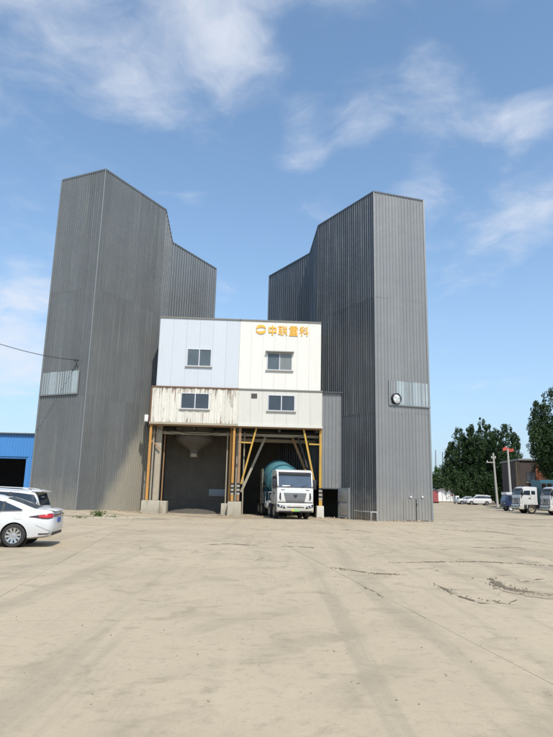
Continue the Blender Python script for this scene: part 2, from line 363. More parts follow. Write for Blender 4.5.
me = bpy.data.meshes.new('ground'); me.from_pydata(V.tolist(), [], F.tolist()); me.materials.append(M['yard_dirt'])
me.polygons.foreach_set('use_smooth', [True] * len(me.polygons))
ground = bpy.data.objects.new('ground', me); COL.objects.link(ground)
ground['kind'] = 'structure'; ground['label'] = 'dusty beige concrete yard, stained and cracked'
# cast slabs of the near yard: joints run a few degrees off the view
GA = R(8.3); gu = Vector((math.cos(GA), math.sin(GA), 0)); gv = Vector((-math.sin(GA), math.cos(GA), 0))
o0 = gz(0, 597); u0 = o0.dot(gu); c0 = gz(140, 620); v0 = c0.dot(gv)
LW, LL_ = 5.98, 6.2
r2 = random.Random(3)
for iu in range(-4, 6):
    for iv in range(-2, 5):
        ua, ub = u0 + iu * LW, u0 + (iu + 1) * LW; va, vb = v0 + iv * LL_, v0 + (iv + 1) * LL_
        g = .0035
        zs = [r2.uniform(-.002, .002) for _ in range(4)]
        n = 4; vs = []; fs = []
        for q in range(n + 1):
            for p in range(n + 1):
                s_, t_ = p / n, q / n
                e = .004 if (p in (0, n) or q in (0, n)) else 0
                uu = ua + g + (ub - ua - 2 * g) * s_; vv = va + g + (vb - va - 2 * g) * t_
                if 0 < p < n or 0 < q < n: uu += r2.uniform(-.004, .004) * (p in (0, n)); vv += r2.uniform(-.004, .004) * (q in (0, n))
                z = (zs[0] * (1 - s_) + zs[1] * s_) * (1 - t_) + (zs[2] * (1 - s_) + zs[3] * s_) * t_
                w = gu * uu + gv * vv; vs.append((w.x, w.y, z))
        for q in range(n):
            for p in range(n):
                k = q * (n + 1) + p; fs.append((k, k + 1, k + n + 2, k + n + 1))
        ring = [p for p in range(n)] + [q * (n + 1) + n for q in range(n)] + [n * (n + 1) + p for p in range(n, 0, -1)] + [q * (n + 1) for q in range(n, 0, -1)]
        off = len(vs)
        for k in ring: vs.append((vs[k][0], vs[k][1], -.12))
        for k in range(len(ring)): fs.append((ring[k], off + k, off + (k + 1) % len(ring), ring[(k + 1) % len(ring)]))
        MB().add(vs, fs).build('concrete_slab', 'yard_concrete', ground)

# cracks and broken edges (px in the photograph -> ground)
def crack(pix, wid, seed, z=.0):
    rr = random.Random(seed); pts = []
    P = [gz(*p) for p in pix]
    for a_, b_ in zip(P, P[1:]):
        n = max(2, int((b_ - a_).length / .12))
        for k in range(n): pts.append(a_.lerp(b_, k / n))
    pts.append(P[-1]); vs = []; fs = []; jx = 0
    for k, p in enumerate(pts):
        d = (pts[min(k + 1, len(pts) - 1)] - pts[max(0, k - 1)]).normalized(); nrm = Vector((-d.y, d.x, 0))
        jx = .8 * jx + rr.uniform(-.028, .028); fade = min(1, 4 * k / len(pts) + .08, 4 * (1 - k / len(pts)) + .08)
        w = wid * fade * rr.choice((.0, .1, .3, .5, .8, 1.2, 1.5)); c = p + nrm * jx; zz_ = gh(c.x, c.y) + .007 + z
        vs += [(*(c - nrm * w * .5).xy, zz_), (*(c + nrm * w * .5).xy, zz_)]
        if k: q = 2 * k; fs.append((q - 2, q, q + 1, q - 1))
    return MB().add(vs, fs).build('crack', 'crack_dirt', ground)
CR = [([(332, 567.6), (352, 570), (374, 574), (390, 574), (403, 575.5)], .10), ([(391, 563), (430, 562), (477, 561.7), (515, 563), (553, 566), (600, 569)], .10),
      ([(433, 584), (447, 590), (458, 596), (482, 603.5), (510, 604), (520, 600)], .055), ([(280, 547), (298, 546.5), (315, 548)], .10),
      ([(507, 524.5), (520, 526), (553, 526.5), (600, 528)], .35), ([(440, 529), (460, 530.6), (490, 531.5), (515, 534.7)], .22), ([(464, 547), (489, 548), (520, 547.5)], .10),
      ([(205, 545), (228, 544), (258, 545.5)], .13), ([(330, 529), (360, 531), (372, 533)], .14),
      ([(520, 583), (535, 580), (553, 578)], .05), ([(360, 586), (372, 592), (384, 598)], .03), ([(440, 519.5), (452, 521), (470, 520)], .3), ([(415, 548), (440, 549.5), (455, 549)], .06)]
for k, (p, w) in enumerate(CR): crack(p, w, 10 + k)
# broken patch with rubble at the right
def blob_sheet(name, pix, m, z, seed, amp=.08):
    rr = random.Random(seed); P = [gz(*p) for p in pix]; out = []
    for a_, b_ in zip(P, P[1:] + P[:1]):
        n = max(2, int((b_ - a_).length / .15))
        for k in range(n): q = a_.lerp(b_, k / n); out.append((q.x + rr.uniform(-amp, amp), q.y + rr.uniform(-amp, amp), gh(q.x, q.y) + z))
    return MB().add(out, [tuple(range(len(out)))]).build(name, m, ground)
blob_sheet('broken_edge', [(505, 587), (520, 590), (545, 592), (600, 595), (600, 602), (545, 599), (520, 595), (505, 591)], 'gravel', .006, 4)
blob_sheet('crack', [(489, 578.5), (494, 580), (501, 584.5), (512, 588.5), (527, 591.5), (540, 592.5), (527, 593.2), (511, 591), (499, 587), (492, 582.5)], 'crack_dirt', .010, 5, .05)
def rock(mb, c, r, rr):
    ico = [(0, 0, 1), (.89, 0, .45), (.28, .85, .45), (-.72, .53, .45), (-.72, -.53, .45), (.28, -.85, .45), (.72, .53, -.45), (-.28, .85, -.45), (-.89, 0, -.45), (-.28, -.85, -.45), (.72, -.53, -.45), (0, 0, -1)]
    fs = [(0, 1, 2), (0, 2, 3), (0, 3, 4), (0, 4, 5), (0, 5, 1), (1, 6, 2), (2, 7, 3), (3, 8, 4), (4, 9, 5), (5, 10, 1), (6, 7, 2), (7, 8, 3), (8, 9, 4), (9, 10, 5), (10, 6, 1), (11, 7, 6), (11, 8, 7), (11, 9, 8), (11, 10, 9), (11, 6, 10)]
    sx, sy, sz = [r * rr.uniform(.6, 1.3) for _ in range(3)]; sz *= .7
    mb.add([(c[0] + v[0] * sx * rr.uniform(.8, 1.2), c[1] + v[1] * sy * rr.uniform(.8, 1.2), c[2] + sz * .5 + v[2] * sz * rr.uniform(.8, 1.2)) for v in ico], fs)
rr = random.Random(12); mb = MB()
for path, cnt, spread, rad in (([(490, 580), (498, 586), (512, 590), (527, 593), (553, 596), (590, 599)], 260, .13, .012), ([(391, 563), (477, 561.7), (553, 566)], 260, .07, .011), ([(332, 568), (374, 574), (403, 575)], 160, .06, .011), ([(433, 584), (458, 596), (510, 604)], 70, .05, .010)):
    P = [gz(*p) for p in path]
    for _ in range(cnt):
        k = rr.randrange(len(P) - 1); q = P[k].lerp(P[k + 1], rr.random()); x = q.x + rr.gauss(0, spread); y = q.y + rr.gauss(0, spread)
        rock(mb, (x, y, gh(x, y) + .004), rad * rr.choice((.4, .6, .8, 1, 1.6)), rr)
rub = mb.build('rubble', 'stone'); tag(rub, 'loose concrete rubble and stones along the broken slab edges', 'rubble', kind='stuff')
rr = random.Random(5); mb = MB()
for _ in range(900):
    y = rr.uniform(5, 40) ** 1; x = rr.uniform(-.62, .62) * y
    rock(mb, (x, y, gh(x, y) + .003), rr.choice((.003, .004, .005, .007, .010)), rr)
grit = mb.build('grit', 'stone'); tag(grit, 'small scattered grit lying over the whole concrete yard', 'grit', kind='stuff')

# ------------------------------------------------------------------ the two clad towers
def corr(p0, p1, ztop, zbot, pitch=.25, dep=.045, off=0.0, outward=None):
    """trapezoid-ribbed sheet between two ground points; ztop/zbot may be functions of the distance along it"""
    p0 = Vector((p0[0], p0[1])); p1 = Vector((p1[0], p1[1])); L = (p1 - p0).length; d = (p1 - p0) / L; n = Vector((d.y, -d.x))
    if outward is not None and n.dot(Vector(outward)) < 0: n = -n
    us = []; k = 0; nrib = max(1, round(L / pitch)); pt = L / nrib
    for k in range(nrib):
        b = k * pt; us += [(b, 0), (b + pt * .60, 0), (b + pt * .70, dep), (b + pt * .90, dep)]
    us.append((L, 0)); vs = []; fs = []
    for u, e in us:
        q = p0 + d * u + n * (e + off); zb = zbot(u) if callable(zbot) else zbot; zt = ztop(u) if callable(ztop) else ztop
        vs += [(q.x, q.y, zb), (q.x, q.y, zt)]
    for k in range(len(us) - 1): fs.append((2 * k, 2 * k + 2, 2 * k + 3, 2 * k + 1))
    return MB().add(vs, fs)
ZDK = 7.0
def sheets(name, m, parent, p0, p1, ztop, zbot, pitch=.25, dep=.045, off=0.0, outward=None, per=4):
    """a wall of overlapping ribbed sheets, each sheet a piece of its own"""
    p0 = Vector((p0[0], p0[1])); p1 = Vector((p1[0], p1[1])); L = (p1 - p0).length; n = max(1, round(L / (pitch * per)))
    for k in range(n):
        a_, b_ = L * k / n, L * (k + 1) / n
        zt_ = (lambda u, a_=a_: ztop(u + a_)) if callable(ztop) else ztop
        o_ = corr(p0.lerp(p1, k / n), p0.lerp(p1, (k + 1) / n), zt_, (zbot if callable(zbot) else zbot + random.uniform(-.015, .015)), (L / n) / per, dep, off + random.uniform(0, .007), outward)
        dz = random.uniform(-.004, .004); o_.build(name, m, parent)
def V2(v): return Vector((v[0], v[1]))
def tower(name, label, c, o, kpx, k2px, k3px, h, zb, side, fm, im, tiers, rec=.6):
    """c front inner corner, o front outer corner, kpx the top kink, k2px the lower kink, k3px the far end"""
    c = V2(c); o = V2(o); k = V2(gz(*kpx, h)); dep = (k - c).normalized(); d1 = (k - c).length
    fr = (o - c).normalized(); outn = Vector((dep.y, -dep.x)) * (1 if side == 'L' else -1)      # towards the gap between the towers
    q0 = c - outn * rec; nn = Vector((outn.x, outn.y, 0))
    P2 = onpl(*k2px, (q0.x, q0.y, 0), nn); P3 = onpl(*k3px, (q0.x, q0.y, 0), nn)
    d2 = (V2(P2) - q0).dot(dep); d3 = (V2(P3) - q0).dot(dep); h2 = (P2.z + P3.z) / 2
    k2 = q0 + dep * d2; k3 = q0 + dep * d3; w = (o - c).length; ob = o + dep * d3
    print(name, 'd1 %.2f d2 %.2f d3 %.2f h %.2f h2 %.2f w %.2f' % (d1, d2, d3, h, h2, w))
    t = thing(name, label, 'tower', (0, 0, 0)); PT = .205 if side == 'L' else .25
    zt = [zb] + tiers + [h]
    for n_ in range(len(zt) - 1):
        ov = .08 if n_ else 0
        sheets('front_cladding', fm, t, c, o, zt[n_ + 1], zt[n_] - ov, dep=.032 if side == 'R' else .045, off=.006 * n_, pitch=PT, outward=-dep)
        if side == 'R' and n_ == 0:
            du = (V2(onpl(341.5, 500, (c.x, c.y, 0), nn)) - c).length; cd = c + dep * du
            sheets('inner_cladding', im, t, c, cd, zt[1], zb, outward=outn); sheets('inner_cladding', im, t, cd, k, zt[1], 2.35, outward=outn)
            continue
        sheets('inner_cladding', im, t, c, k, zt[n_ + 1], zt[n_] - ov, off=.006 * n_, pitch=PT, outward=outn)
    Lc = (k2 - k).length
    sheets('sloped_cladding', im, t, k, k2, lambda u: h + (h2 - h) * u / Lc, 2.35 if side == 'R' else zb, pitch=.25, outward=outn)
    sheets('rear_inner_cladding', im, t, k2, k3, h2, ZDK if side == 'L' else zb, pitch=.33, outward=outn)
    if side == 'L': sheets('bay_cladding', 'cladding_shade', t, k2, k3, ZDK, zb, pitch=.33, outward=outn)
    Lo = (ob - o).length; s1, s2 = d1, d1 + (d2 - d1)
    sheets('outer_cladding', fm, t, o, ob, lambda u: h if u <= s1 else (h2 if u >= s2 else h + (h2 - h) * (u - s1) / (s2 - s1)), zb, outward=-outn)
    sheets('rear_cladding', im, t, k3, ob, h2, zb, outward=dep)
    ok1 = o + dep * d1; ok2 = o + dep * d2
    rf = MB().add([(*c, h - .03), (*o, h - .03), (*ok1, h - .03), (*k, h - .03)], [(0, 1, 2, 3)]).add([(*k, h - .03), (*ok1, h - .03), (*ok2, h2 - .03), (*k2, h2 - .03)], [(0, 1, 2, 3)])
    rf.add([(*k2, h2 - .03), (*ok2, h2 - .03), (*ob, h2 - .03), (*k3, h2 - .03)], [(0, 1, 2, 3)]).build('roof', 'flashing_dark', t)
    def trim(a, b, za, zb_, m, s=.12, nm='corner_flashing'):
        MB().bar((*a, za), (*b, zb_), s, s).build(nm, m, t)
    cm = 'flashing' if side == 'L' else 'cladding_light'
    trim(c + (outn * .04 - dep * .04), c + (outn * .04 - dep * .04), zb, h, cm, .06); trim(o - dep * .03, o - dep * .03, zb, h, 'flashing' if side == 'R' else fm, .12)
    trim(k3 + outn * .02, k3 + outn * .02, zb, h2, im, .12)
    for a_, b_, z1, z2 in ((c, o, h, h), (c, k, h, h), (k, k2, h, h2), (k2, k3, h2, h2)): trim(a_, b_, z1 + .01, z2 + .01, 'flashing_dark' if side == 'R' else fm, .12, 'roof_flashing')
    return t, dict(c=c, o=o, k=k, dep=dep, fr=fr, outn=outn, k2=k2, k3=k3, h=h, h2=h2, zb=zb)
cL = Vector((-13.02, 40.9)); oL = V2(gz(63, 180.5, 24.91)); hL = 24.91
cR = Vector((7.04, 41.96)); oR = V2(gz(423, 201, 24.2)); hR = 24.2
def zat(px, py, p, n): return onpl(px, py, (p[0], p[1], 0), Vector((n[0], n[1], 0))).z
nLf = Vector((oL - cL)).normalized(); nLf = Vector((-(oL - cL).y, (oL - cL).x)).normalized()
nRf = Vector((-(oR - cR).y, (oR - cR).x)).normalized()
zL1, zL2 = zat(75, 394, cL, nLf), zat(72, 290, cL, nLf); zR1, zR2 = zat(400, 412, cR, nRf), zat(400, 299, cR, nRf)
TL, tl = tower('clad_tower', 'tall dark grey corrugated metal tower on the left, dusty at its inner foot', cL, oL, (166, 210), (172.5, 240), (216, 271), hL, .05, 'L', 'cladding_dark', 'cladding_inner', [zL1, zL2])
TR, tr = tower('clad_tower', 'tall grey corrugated metal tower on the right with a round fan on its front', cR, oR, (318.5, 226), (310, 254), (269.5, 276), hR, -.02, 'R', 'cladding_light', 'cladding_shaded_side', [zR1, zR2])
for t_ in (TL, TR): t_['group'] = 'twin corrugated towers of the concrete plant'

# glazing bands of corrugated translucent sheets on the fronts
def band(t, c, o, n, x0px, x1px, ytop, ybot, count, m, grey=0):
    c3 = Vector((c.x, c.y, 0)); n3 = Vector((n[0], n[1], 0)); ym = (ytop + ybot) / 2
    a_ = onpl(x0px, ym, c3, n3); b_ = onpl(x1px, ym, c3, n3); zt = onpl((x0px + x1px) / 2, ytop, c3, n3).z; zb = onpl((x0px + x1px) / 2, ybot, c3, n3).z
    A, B = V2(a_), V2(b_)
    for k in range(count):
        p, q = A.lerp(B, k / count), A.lerp(B, (k + .97) / count)
        corr(p, q, zt + .02 * (k % 2), zb, pitch=.25, dep=.045, off=.032 + .004 * (k % 2), outward=-tl['dep'] if t is TL else -tr['dep']).build('translucent_panel', m if k >= grey else 'polycarbonate_grey', t)
    dn = -(tl['dep'] if t is TL else tr['dep']) * .09
    MB().bar((A.x + dn.x, A.y + dn.y, zb), (B.x + dn.x, B.y + dn.y, zb), .07, .09).build('band_rail', 'flashing', t)
    e = B if t is TL else A
    MB().bar((e.x + dn.x, e.y + dn.y, zb - .04), (e.x + dn.x, e.y + dn.y, zt + .03), .07, .07).build('band_rail', 'flashing', t)
band(TL, cL, oL, nLf, 42, 79, 372, 394.5, 5, 'polycarbonate')
band(TR, cR, oR, nRf, 388.5, 429, 382.5, 406, 5, 'polycarbonate', 1)
# round exhaust fan on the right tower
fp = onpl(395.3, 399, (cR.x, cR.y, 0), Vector((nRf.x, nRf.y, 0))); out = -Vector((tr['dep'].x, tr['dep'].y, 0)).normalized()
fan = thing('exhaust_fan', 'round black ringed exhaust fan with white dish on the right tower', 'fan', fp, math.atan2(out.y, out.x))
MB().lathe([(-.1, .40), (.20, .40), (.22, .385), (.20, .355), (.0, .355)], seg=28).build('ring', 'black_plastic', fan, smooth=True, auto=40)
MB().lathe([(.12, .345), (.15, .30), (.20, .10), (.21, .001)], seg=28).build('dish', 'dish', fan, smooth=True)
mb = MB()
for k in range(3): a = k * 2.094 + .4; mb.bar((.22, .05 * math.cos(a), .05 * math.sin(a)), (.20, .34 * math.cos(a), .31 * math.sin(a)), .02, .03)
mb.build('guard', 'galvanised', fan)
# double service door at the foot of the right tower
def front_pt(px, py, off): q = onpl(px, py, (cR.x, cR.y, 0), Vector((nRf.x, nRf.y, 0))); return q + out * off
a_, b_, mid_ = front_pt(403, 508, 0), front_pt(429, 508, 0), front_pt(415.8, 508, 0); zt = front_pt(416, 499, 0).z
for p, q in ((a_, mid_), (mid_, b_)):
    dd = (q - p).normalized(); p2, q2 = p + dd * .035, q - dd * .035
    dl = corr(p2, q2, zt, .06, pitch=.25, dep=.04, off=.055, outward=-tr['dep']).build('door', 'cladding_light', TR)
    hx = q2 if p is a_ else p2
hb = MB()
e_ = out * .05; hb.bar(mid_ + e_ - Vector((0, 0, mid_.z - .03)), mid_ + e_ + Vector((0, 0, zt - mid_.z)), .07, .02).build('door_gap', 'rubber', TR)
for px in (409.8, 421.5):
    q = front_pt(px, 497, .09); MB().box(-.07, .07, -.04, .04, -.06, .06, Matrix.Translation(q) @ Matrix.Rotation(math.atan2(tr['fr'].y, tr['fr'].x), 4, 'Z')).build('wall_lamp', 'paint_white', TR, bevel=.015)
q = front_pt(415.6, 504.5, .08); MB().box(-.06, .06, -.03, .03, -.09, .09, Matrix.Translation(q)).build('padlock', 'rubber', TR, bevel=.01)

# ------------------------------------------------------------------ centre block: four cabins on a steel frame
FA = R(2.57); fu = Vector((math.cos(FA), math.sin(FA), 0)); fn = Vector((math.sin(FA), -math.cos(FA), 0)); FT = 1.09
F0 = Vector((-8.28 * FT, 41 * FT, 0))
def fuv(px, py, depth=0.0):
    """pixel -> (u along facade, z), on the plane `depth` metres behind the facade"""
    q = onpl(px, py, F0 - fn * depth, fn); return (q - F0).dot(fu), q.z
FM = Matrix((fu, -fn, Vector((0, 0, 1)))).transposed().to_4x4(); FM.translation = F0     # local: x along, y into the building, z up
u160, zt_ = fuv(160, 317); u240, zt2 = fuv(240, 320.5); u320, zt3 = fuv(320.5, 324)
ZT = (zt_ + zt2 + zt3) / 3; ZM = (fuv(157, 388.2)[1] + fuv(239, 390)[1] + fuv(321, 391.8)[1]) / 3; ZB = (fuv(151, 421.5)[1] + fuv(238, 424.5)[1] + fuv(322, 426.5)[1]) / 3
UL_, UM_, UR_ = fuv(159, 350)[0], fuv(239.3, 355)[0], fuv(320.5, 355)[0]; ULL, ULM, ULR = fuv(151.5, 405)[0], fuv(238.6, 405)[0], fuv(321.6, 405)[0]
print('facade', ZT, ZM, ZB, UL_, UM_, UR_, ULL, ULM, ULR)
FROT = math.atan2(fu.y, fu.x)
def cabin(name, label, u0_, u1_, z0, z1, m, pw, win, depth=2.3, front=0.0, corrug=False):
    t = thing(name, label, 'cabin', FM @ Vector(((u0_ + u1_) / 2, front, z0)), FROT, 'site cabins stacked over the loading bays'); w = u1_ - u0_; h = z1 - z0
    # shell behind the panels
    MB().box(-w / 2 + .02, w / 2 - .02, .05, depth, .02, h - .02).build('shell', 'joint', t)
    n = round(w / pw); ww = w / n; wu0, wu1, wz0, wz1 = win
    lx0, lx1 = wu0 - (u0_ + u1_) / 2, wu1 - (u0_ + u1_) / 2; lz0, lz1 = wz0 - z0, wz1 - z0
    for k in range(n):
        a_, b_ = -w / 2 + k * ww + .003, -w / 2 + (k + 1) * ww - .003
        def pan(xa, xb, za, zb_):
            if xb - xa < .03 or zb_ - za < .03: return
            if corrug:
                c_ = MB(); e = .03
                c_.prism([(xa, .05), (xa, 0), (xa + (xb - xa) * .28, 0), (xa + (xb - xa) * .34, -e), (xa + (xb - xa) * .62, -e), (xa + (xb - xa) * .68, 0), (xb, 0), (xb, .05)], 'z', za, zb_).build('wall_panel', m, t)
            else: MB().box(xa, xb, random.uniform(0, .003), .05, za, zb_).build('wall_panel', m, t, bevel=.004, bseg=1)
        if b_ <= lx0 or a_ >= lx1: pan(a_, b_, 0, h)
        else:
            pan(a_, b_, 0, lz0); pan(a_, b_, lz1, h)
            if a_ < lx0: pan(a_, lx0, lz0, lz1)
            if b_ > lx1: pan(lx1, b_, lz0, lz1)
    for sx in (-1, 1): MB().box(sx * w / 2 - (.03 if sx < 0 else 0.0), sx * w / 2 + (.03 if sx > 0 else 0.0), 0.0, depth, 0, h).build('end_wall', m, t)
    MB().box(-w / 2 - .05, w / 2 + .05, -.06, depth, h, h + .10).build('roof', 'hood' if not corrug else 'rust_edge', t)
    return t, (lx0, lx1, lz0, lz1)
def window(t, lx0, lx1, lz0, lz1, gl, gl2, hood=False, sill=True):
    f = .055; fr = MB(); y0, y1 = -.035, .06
    fr.box(lx0, lx1, y0, y1, lz0, lz0 + f).box(lx0, lx1, y0, y1, lz1 - f, lz1).box(lx0, lx0 + f, y0, y1, lz0 + f, lz1 - f).box(lx1 - f, lx1, y0, y1, lz0 + f, lz1 - f)
    w_ = fr.build('window', 'window_frame', t)
    xm = (lx0 + lx1) / 2
    MB().box(xm - .035, xm + .035, -.025, .05, lz0 + f, lz1 - f).build('mullion', 'window_frame', w_)
    MB().box(lx0 + f, xm - .035, .0, .012, lz0 + f, lz1 - f).build('pane', gl, w_)
    MB().box(xm + .035, lx1 - f, .012, .024, lz0 + f, lz1 - f).build('pane', gl2, w_)
    if sill: MB().box(lx0 - .10, lx1 + .10, -.11, .0, lz0 - .07, lz0 - .002).build('sill', 'sill', w_)
    if hood: MB().prism([(0, lz1 + .16), (-.26, lz1 + .05), (-.26, lz1 + .01), (0, lz1 + .04)], 'x', lx0 - .12, lx1 + .12).build('hood', 'hood', w_)
def win_px(a, b, c, d):
    u0_, z1_ = fuv(a, b); u1_, z0_ = fuv(c, d); return (u0_, u1_, z0_, z1_)
c1_, w1_ = cabin('site_cabin', 'pale bluish white panel cabin, upper left of the four', UL_, UM_ - .01, ZM + .10, ZT, 'white_panel', .98, win_px(187.5, 348.5, 211, 366.8)); window(c1_, *w1_, 'glass_curtain_dark', 'glass_curtain_dark')
c2_, w2_ = cabin('site_cabin', 'cream white panel cabin carrying the gold lettering', UM_ + .01, UR_, ZM + .10, ZT, 'cream_panel', .95, win_px(267.3, 352.5, 292, 370.8)); window(c2_, *w2_, 'glass_curtain_dark', 'glass_curtain', hood=True)
c3_, w3_ = cabin('site_cabin', 'rust streaked cream metal cabin, lower left of the four', ULL, ULM - .01, ZB, ZM, 'rusty_panel', .60, win_px(181.5, 393, 209, 409.8), front=-.16, corrug=True); window(c3_, w3_[0], w3_[1], w3_[2], w3_[3], 'glass_dark', 'glass_dark', sill=True)
c4_, w4_ = cabin('site_cabin', 'dull cream panel cabin with small dark vent, lower right of the four', ULM + .01, ULR, ZB, ZM, 'cream_panel_low', .96, win_px(268, 395, 294.6, 411.8), front=-.16); window(c4_, *w4_, 'glass_dark', 'glass_dark')
# small square vent in the lower right cabin, rust trims, base rails
vx0, vx1, vz0, vz1 = win_px(251.5, 393.8, 257, 398.6); mid4 = (ULM + .01 + ULR) / 2
vt = MB().box(vx0 - mid4, vx1 - mid4, -.03, .0, vz0 - ZB, vz1 - ZB).build('vent', 'rubber', c4_)
for k in range(3): z_ = vz0 - ZB + (k + .5) * (vz1 - vz0) / 3; MB().box(vx0 - mid4 + .03, vx1 - mid4 - .03, -.05, -.03, z_ - .02, z_ + .02).build('louvre', 'hood', vt)
w3 = (ULM - ULL); MB().box(-w3 / 2 - .06, -w3 / 2 + .05, -.035, .06, 0, ZM - ZB).build('corner_post', 'rust_edge', c3_); MB().box(w3 / 2 - .10, w3 / 2 - .02, -.035, .06, 0, ZM - ZB).build('corner_post', 'rusty_panel', c3_)
MB().box(-w3 / 2 - .05, w3 / 2, -.06, .12, -.16, -.005).build('base_rail', 'dusty_steel', c3_)
w4 = ULR - ULM; MB().box(-w4 / 2, w4 / 2 + .05, -.06, .12, -.16, -.005).build('base_rail', 'cream_panel_low', c4_)
# little white box on the corner of the rusty cabin
bu, bz = fuv(146.5, 418); q = FM @ Vector((bu, -.05, bz)); jb = thing('junction_box', 'small white junction box beside the rusty cabin corner', 'box', q, FROT)
MB().box(-.13, .13, -.06, .30, -.26, .24).build('body', 'hut_white', jb, bevel=.02); MB().box(-.1, .1, -.075, -.06, -.18, .18).build('lid', 'hut_white', jb); MB().box(-.03, .4, .28, .36, -.04, .04).build('bracket', 'grey_steel', jb)

# gold sign: emblem and four characters, raised letters
def sign():
    cx0, zt0 = fuv(254, 325.5); cx1, zb0 = fuv(310.5, 336.5)
    t = thing('wall_sign', 'raised gold emblem and four Chinese characters near the cabin roof', 'sign', FM @ Vector((0, 0, 0)), FROT)
    H = .92; chars = {}
    def st(mb, x, z, s, a, b, th=1.25):
        ax, az = x + a[0] * s, z + a[1] * s; bx, bz_ = x + b[0] * s, z + b[1] * s
        d = Vector((bx - ax, 0, bz_ - az)); L = d.length; d.normalize(); n = Vector((-d.z, 0, d.x)) * th * s / 2; e = d * th * s * .0
        p = [Vector((ax, 0, az)) - e + n, Vector((bx, 0, bz_)) + e + n, Vector((bx, 0, bz_)) + e - n, Vector((ax, 0, az)) - e - n]
        yo = -.045 - random.uniform(0, .006)
        mb.add([(v.x, yo, v.z) for v in p] + [(v.x, .002, v.z) for v in p], [(0, 1, 2, 3), (7, 6, 5, 4), (0, 4, 5, 1), (1, 5, 6, 2), (2, 6, 7, 3), (3, 7, 4, 0)])
    G = [
        [((1, 7.6), (9, 7.6)), ((1, 3.2), (9, 3.2)), ((1.2, 8.2), (1.2, 2.6)), ((8.8, 8.2), (8.8, 2.6)), ((5, 10), (5, 0))],
        [((0, 9.3), (4.8, 9.3)), ((1, 9.3), (1, 1.4)), ((3.7, 9.3), (3.7, 0)), ((1, 6.7), (3.7, 6.7)), ((1, 4.2), (3.7, 4.2)), ((0, 1.4), (4.6, 2.2)), ((6, 10), (6.7, 8)), ((9, 10), (8.3, 8)), ((5.2, 7.2), (10, 7.2)), ((5, 4.5), (10, 4.5)), ((7.6, 7.2), (7.6, 4.5)), ((7.5, 4.5), (5.2, .4)), ((7.7, 4.5), (10, .4))],
        [((1.2, 9.5), (8.8, 9.5)), ((0, 7.9), (10, 7.9)), ((1.3, 6.6), (8.7, 6.6)), ((1.3, 5.0), (8.7, 5.0)), ((1.3, 3.5), (8.7, 3.5)), ((1.6, 7), (1.6, 3.1)), ((8.4, 7), (8.4, 3.1)), ((5, 9.5), (5, .5)), ((.8, 2.1), (9.2, 2.1)), ((0, .5), (10, .5))],
        [((.6, 8.7), (4.6, 9.6)), ((0, 6.8), (5, 6.8)), ((2.6, 9.2), (2.6, 0)), ((2.4, 6.4), (.2, 3)), ((2.8, 6.2), (4.8, 4)), ((5.8, 9), (7, 7.8)), ((5.6, 6.6), (6.8, 5.4)), ((5.2, 2.8), (10, 3.8)), ((8.6, 10), (8.6, 0))]]
    starts = [fuv(px, 331)[0] for px in (268.2, 278.4, 289.2, 299.6)]; wch = fuv(276.9, 331)[0] - starts[0]; zb = fuv(288, 335.8)[1]; ztp = fuv(288, 326.2)[1]; s = (ztp - zb) / 10; fx = wch / 10 / s
    for x, g in zip(starts, G):
        mb = MB()
        for k, (a_, b_) in enumerate(g): st(mb, 0, 0, s, a_, b_, 1.55 if len(g) < 9 else 1.12)
        mb.v = [(x + v[0] * fx, v[1], zb + v[2]) for v in mb.v]
        mb.build('letter', 'sign_gold', t)
    # emblem: two opposed crescents
    e0, e1 = fuv(256, 331)[0], fuv(266, 331)[0]; ex, ez, ea, eb = (e0 + e1) / 2, (zb + ztp) / 2 + .04, (e1 - e0) / 2, (ztp - zb) / 2 * .98
    for sg in (1, -1):
        n = 14; o_ = [(ex + ea * math.cos(math.pi * k / n), ez + sg * eb * (.16 + .84 * math.sin(math.pi * k / n))) for k in range(n + 1)]
        i_ = [(ex + sg * .05 + ea * .70 * math.cos(math.pi * k / n), ez + sg * eb * (.16 + .26 * math.sin(math.pi * k / n))) for k in range(n, -1, -1)]
        mb = MB(); vs = [(x, -.045, z) for x, z in o_ + i_] + [(x, .002, z) for x, z in o_ + i_]; m_ = len(o_ + i_); fs = []
        for k in range(n): fs += [(k, k + 1, m_ - 2 - k, m_ - 1 - k), (m_ + k, m_ + m_ - 1 - k, m_ + m_ - 2 - k, m_ + k + 1)]
        fs += [(k, m_ + k, m_ + (k + 1) % m_, (k + 1) % m_) for k in range(m_)]
        mb.add(vs, fs).build('emblem', 'sign_gold', t)
sign()

# steel frame under the cabins
fr_ = thing('steel_frame', 'rusty orange steel frame carrying the cabins over two loading bays', 'frame', F0, FROT)
def up(px0, y0, px1, y1, depth, w, m, name='post', par=fr_, sq=True):
    u0_, z0 = fuv(px0, y0, depth); u1_, z1 = fuv(px1, y1, depth)
    b = MB()
    if sq: b.bar((u0_, depth, z0), (u1_, depth, z1), w, w)
    else: b.tube([(u0_, depth, z0), (u1_, depth, z1)], w / 2, 10)
    return b.build(name, m, par)
ztop = ZB - .16
def post(px, yb, depth, w, m, sq=True, nm='post', zt=None):
    u, z0 = fuv(px, yb, depth); b = MB(); z1 = zt or ztop
    if sq: b.box(u - w / 2, u + w / 2, depth - w / 2, depth + w / 2, z0, z1)
    else: b.tube([(u, depth, z0), (u, depth, z1)], w / 2, 12)
    b.build(nm, m, fr_); return u, z0
# left group
post(146.5, 500, .05, .17, 'orange_steel'); post(149.8, 500, .5, .12, 'dusty_steel', False); u_, z_ = post(155.5, 500, .9, .42, 'dusty_steel')
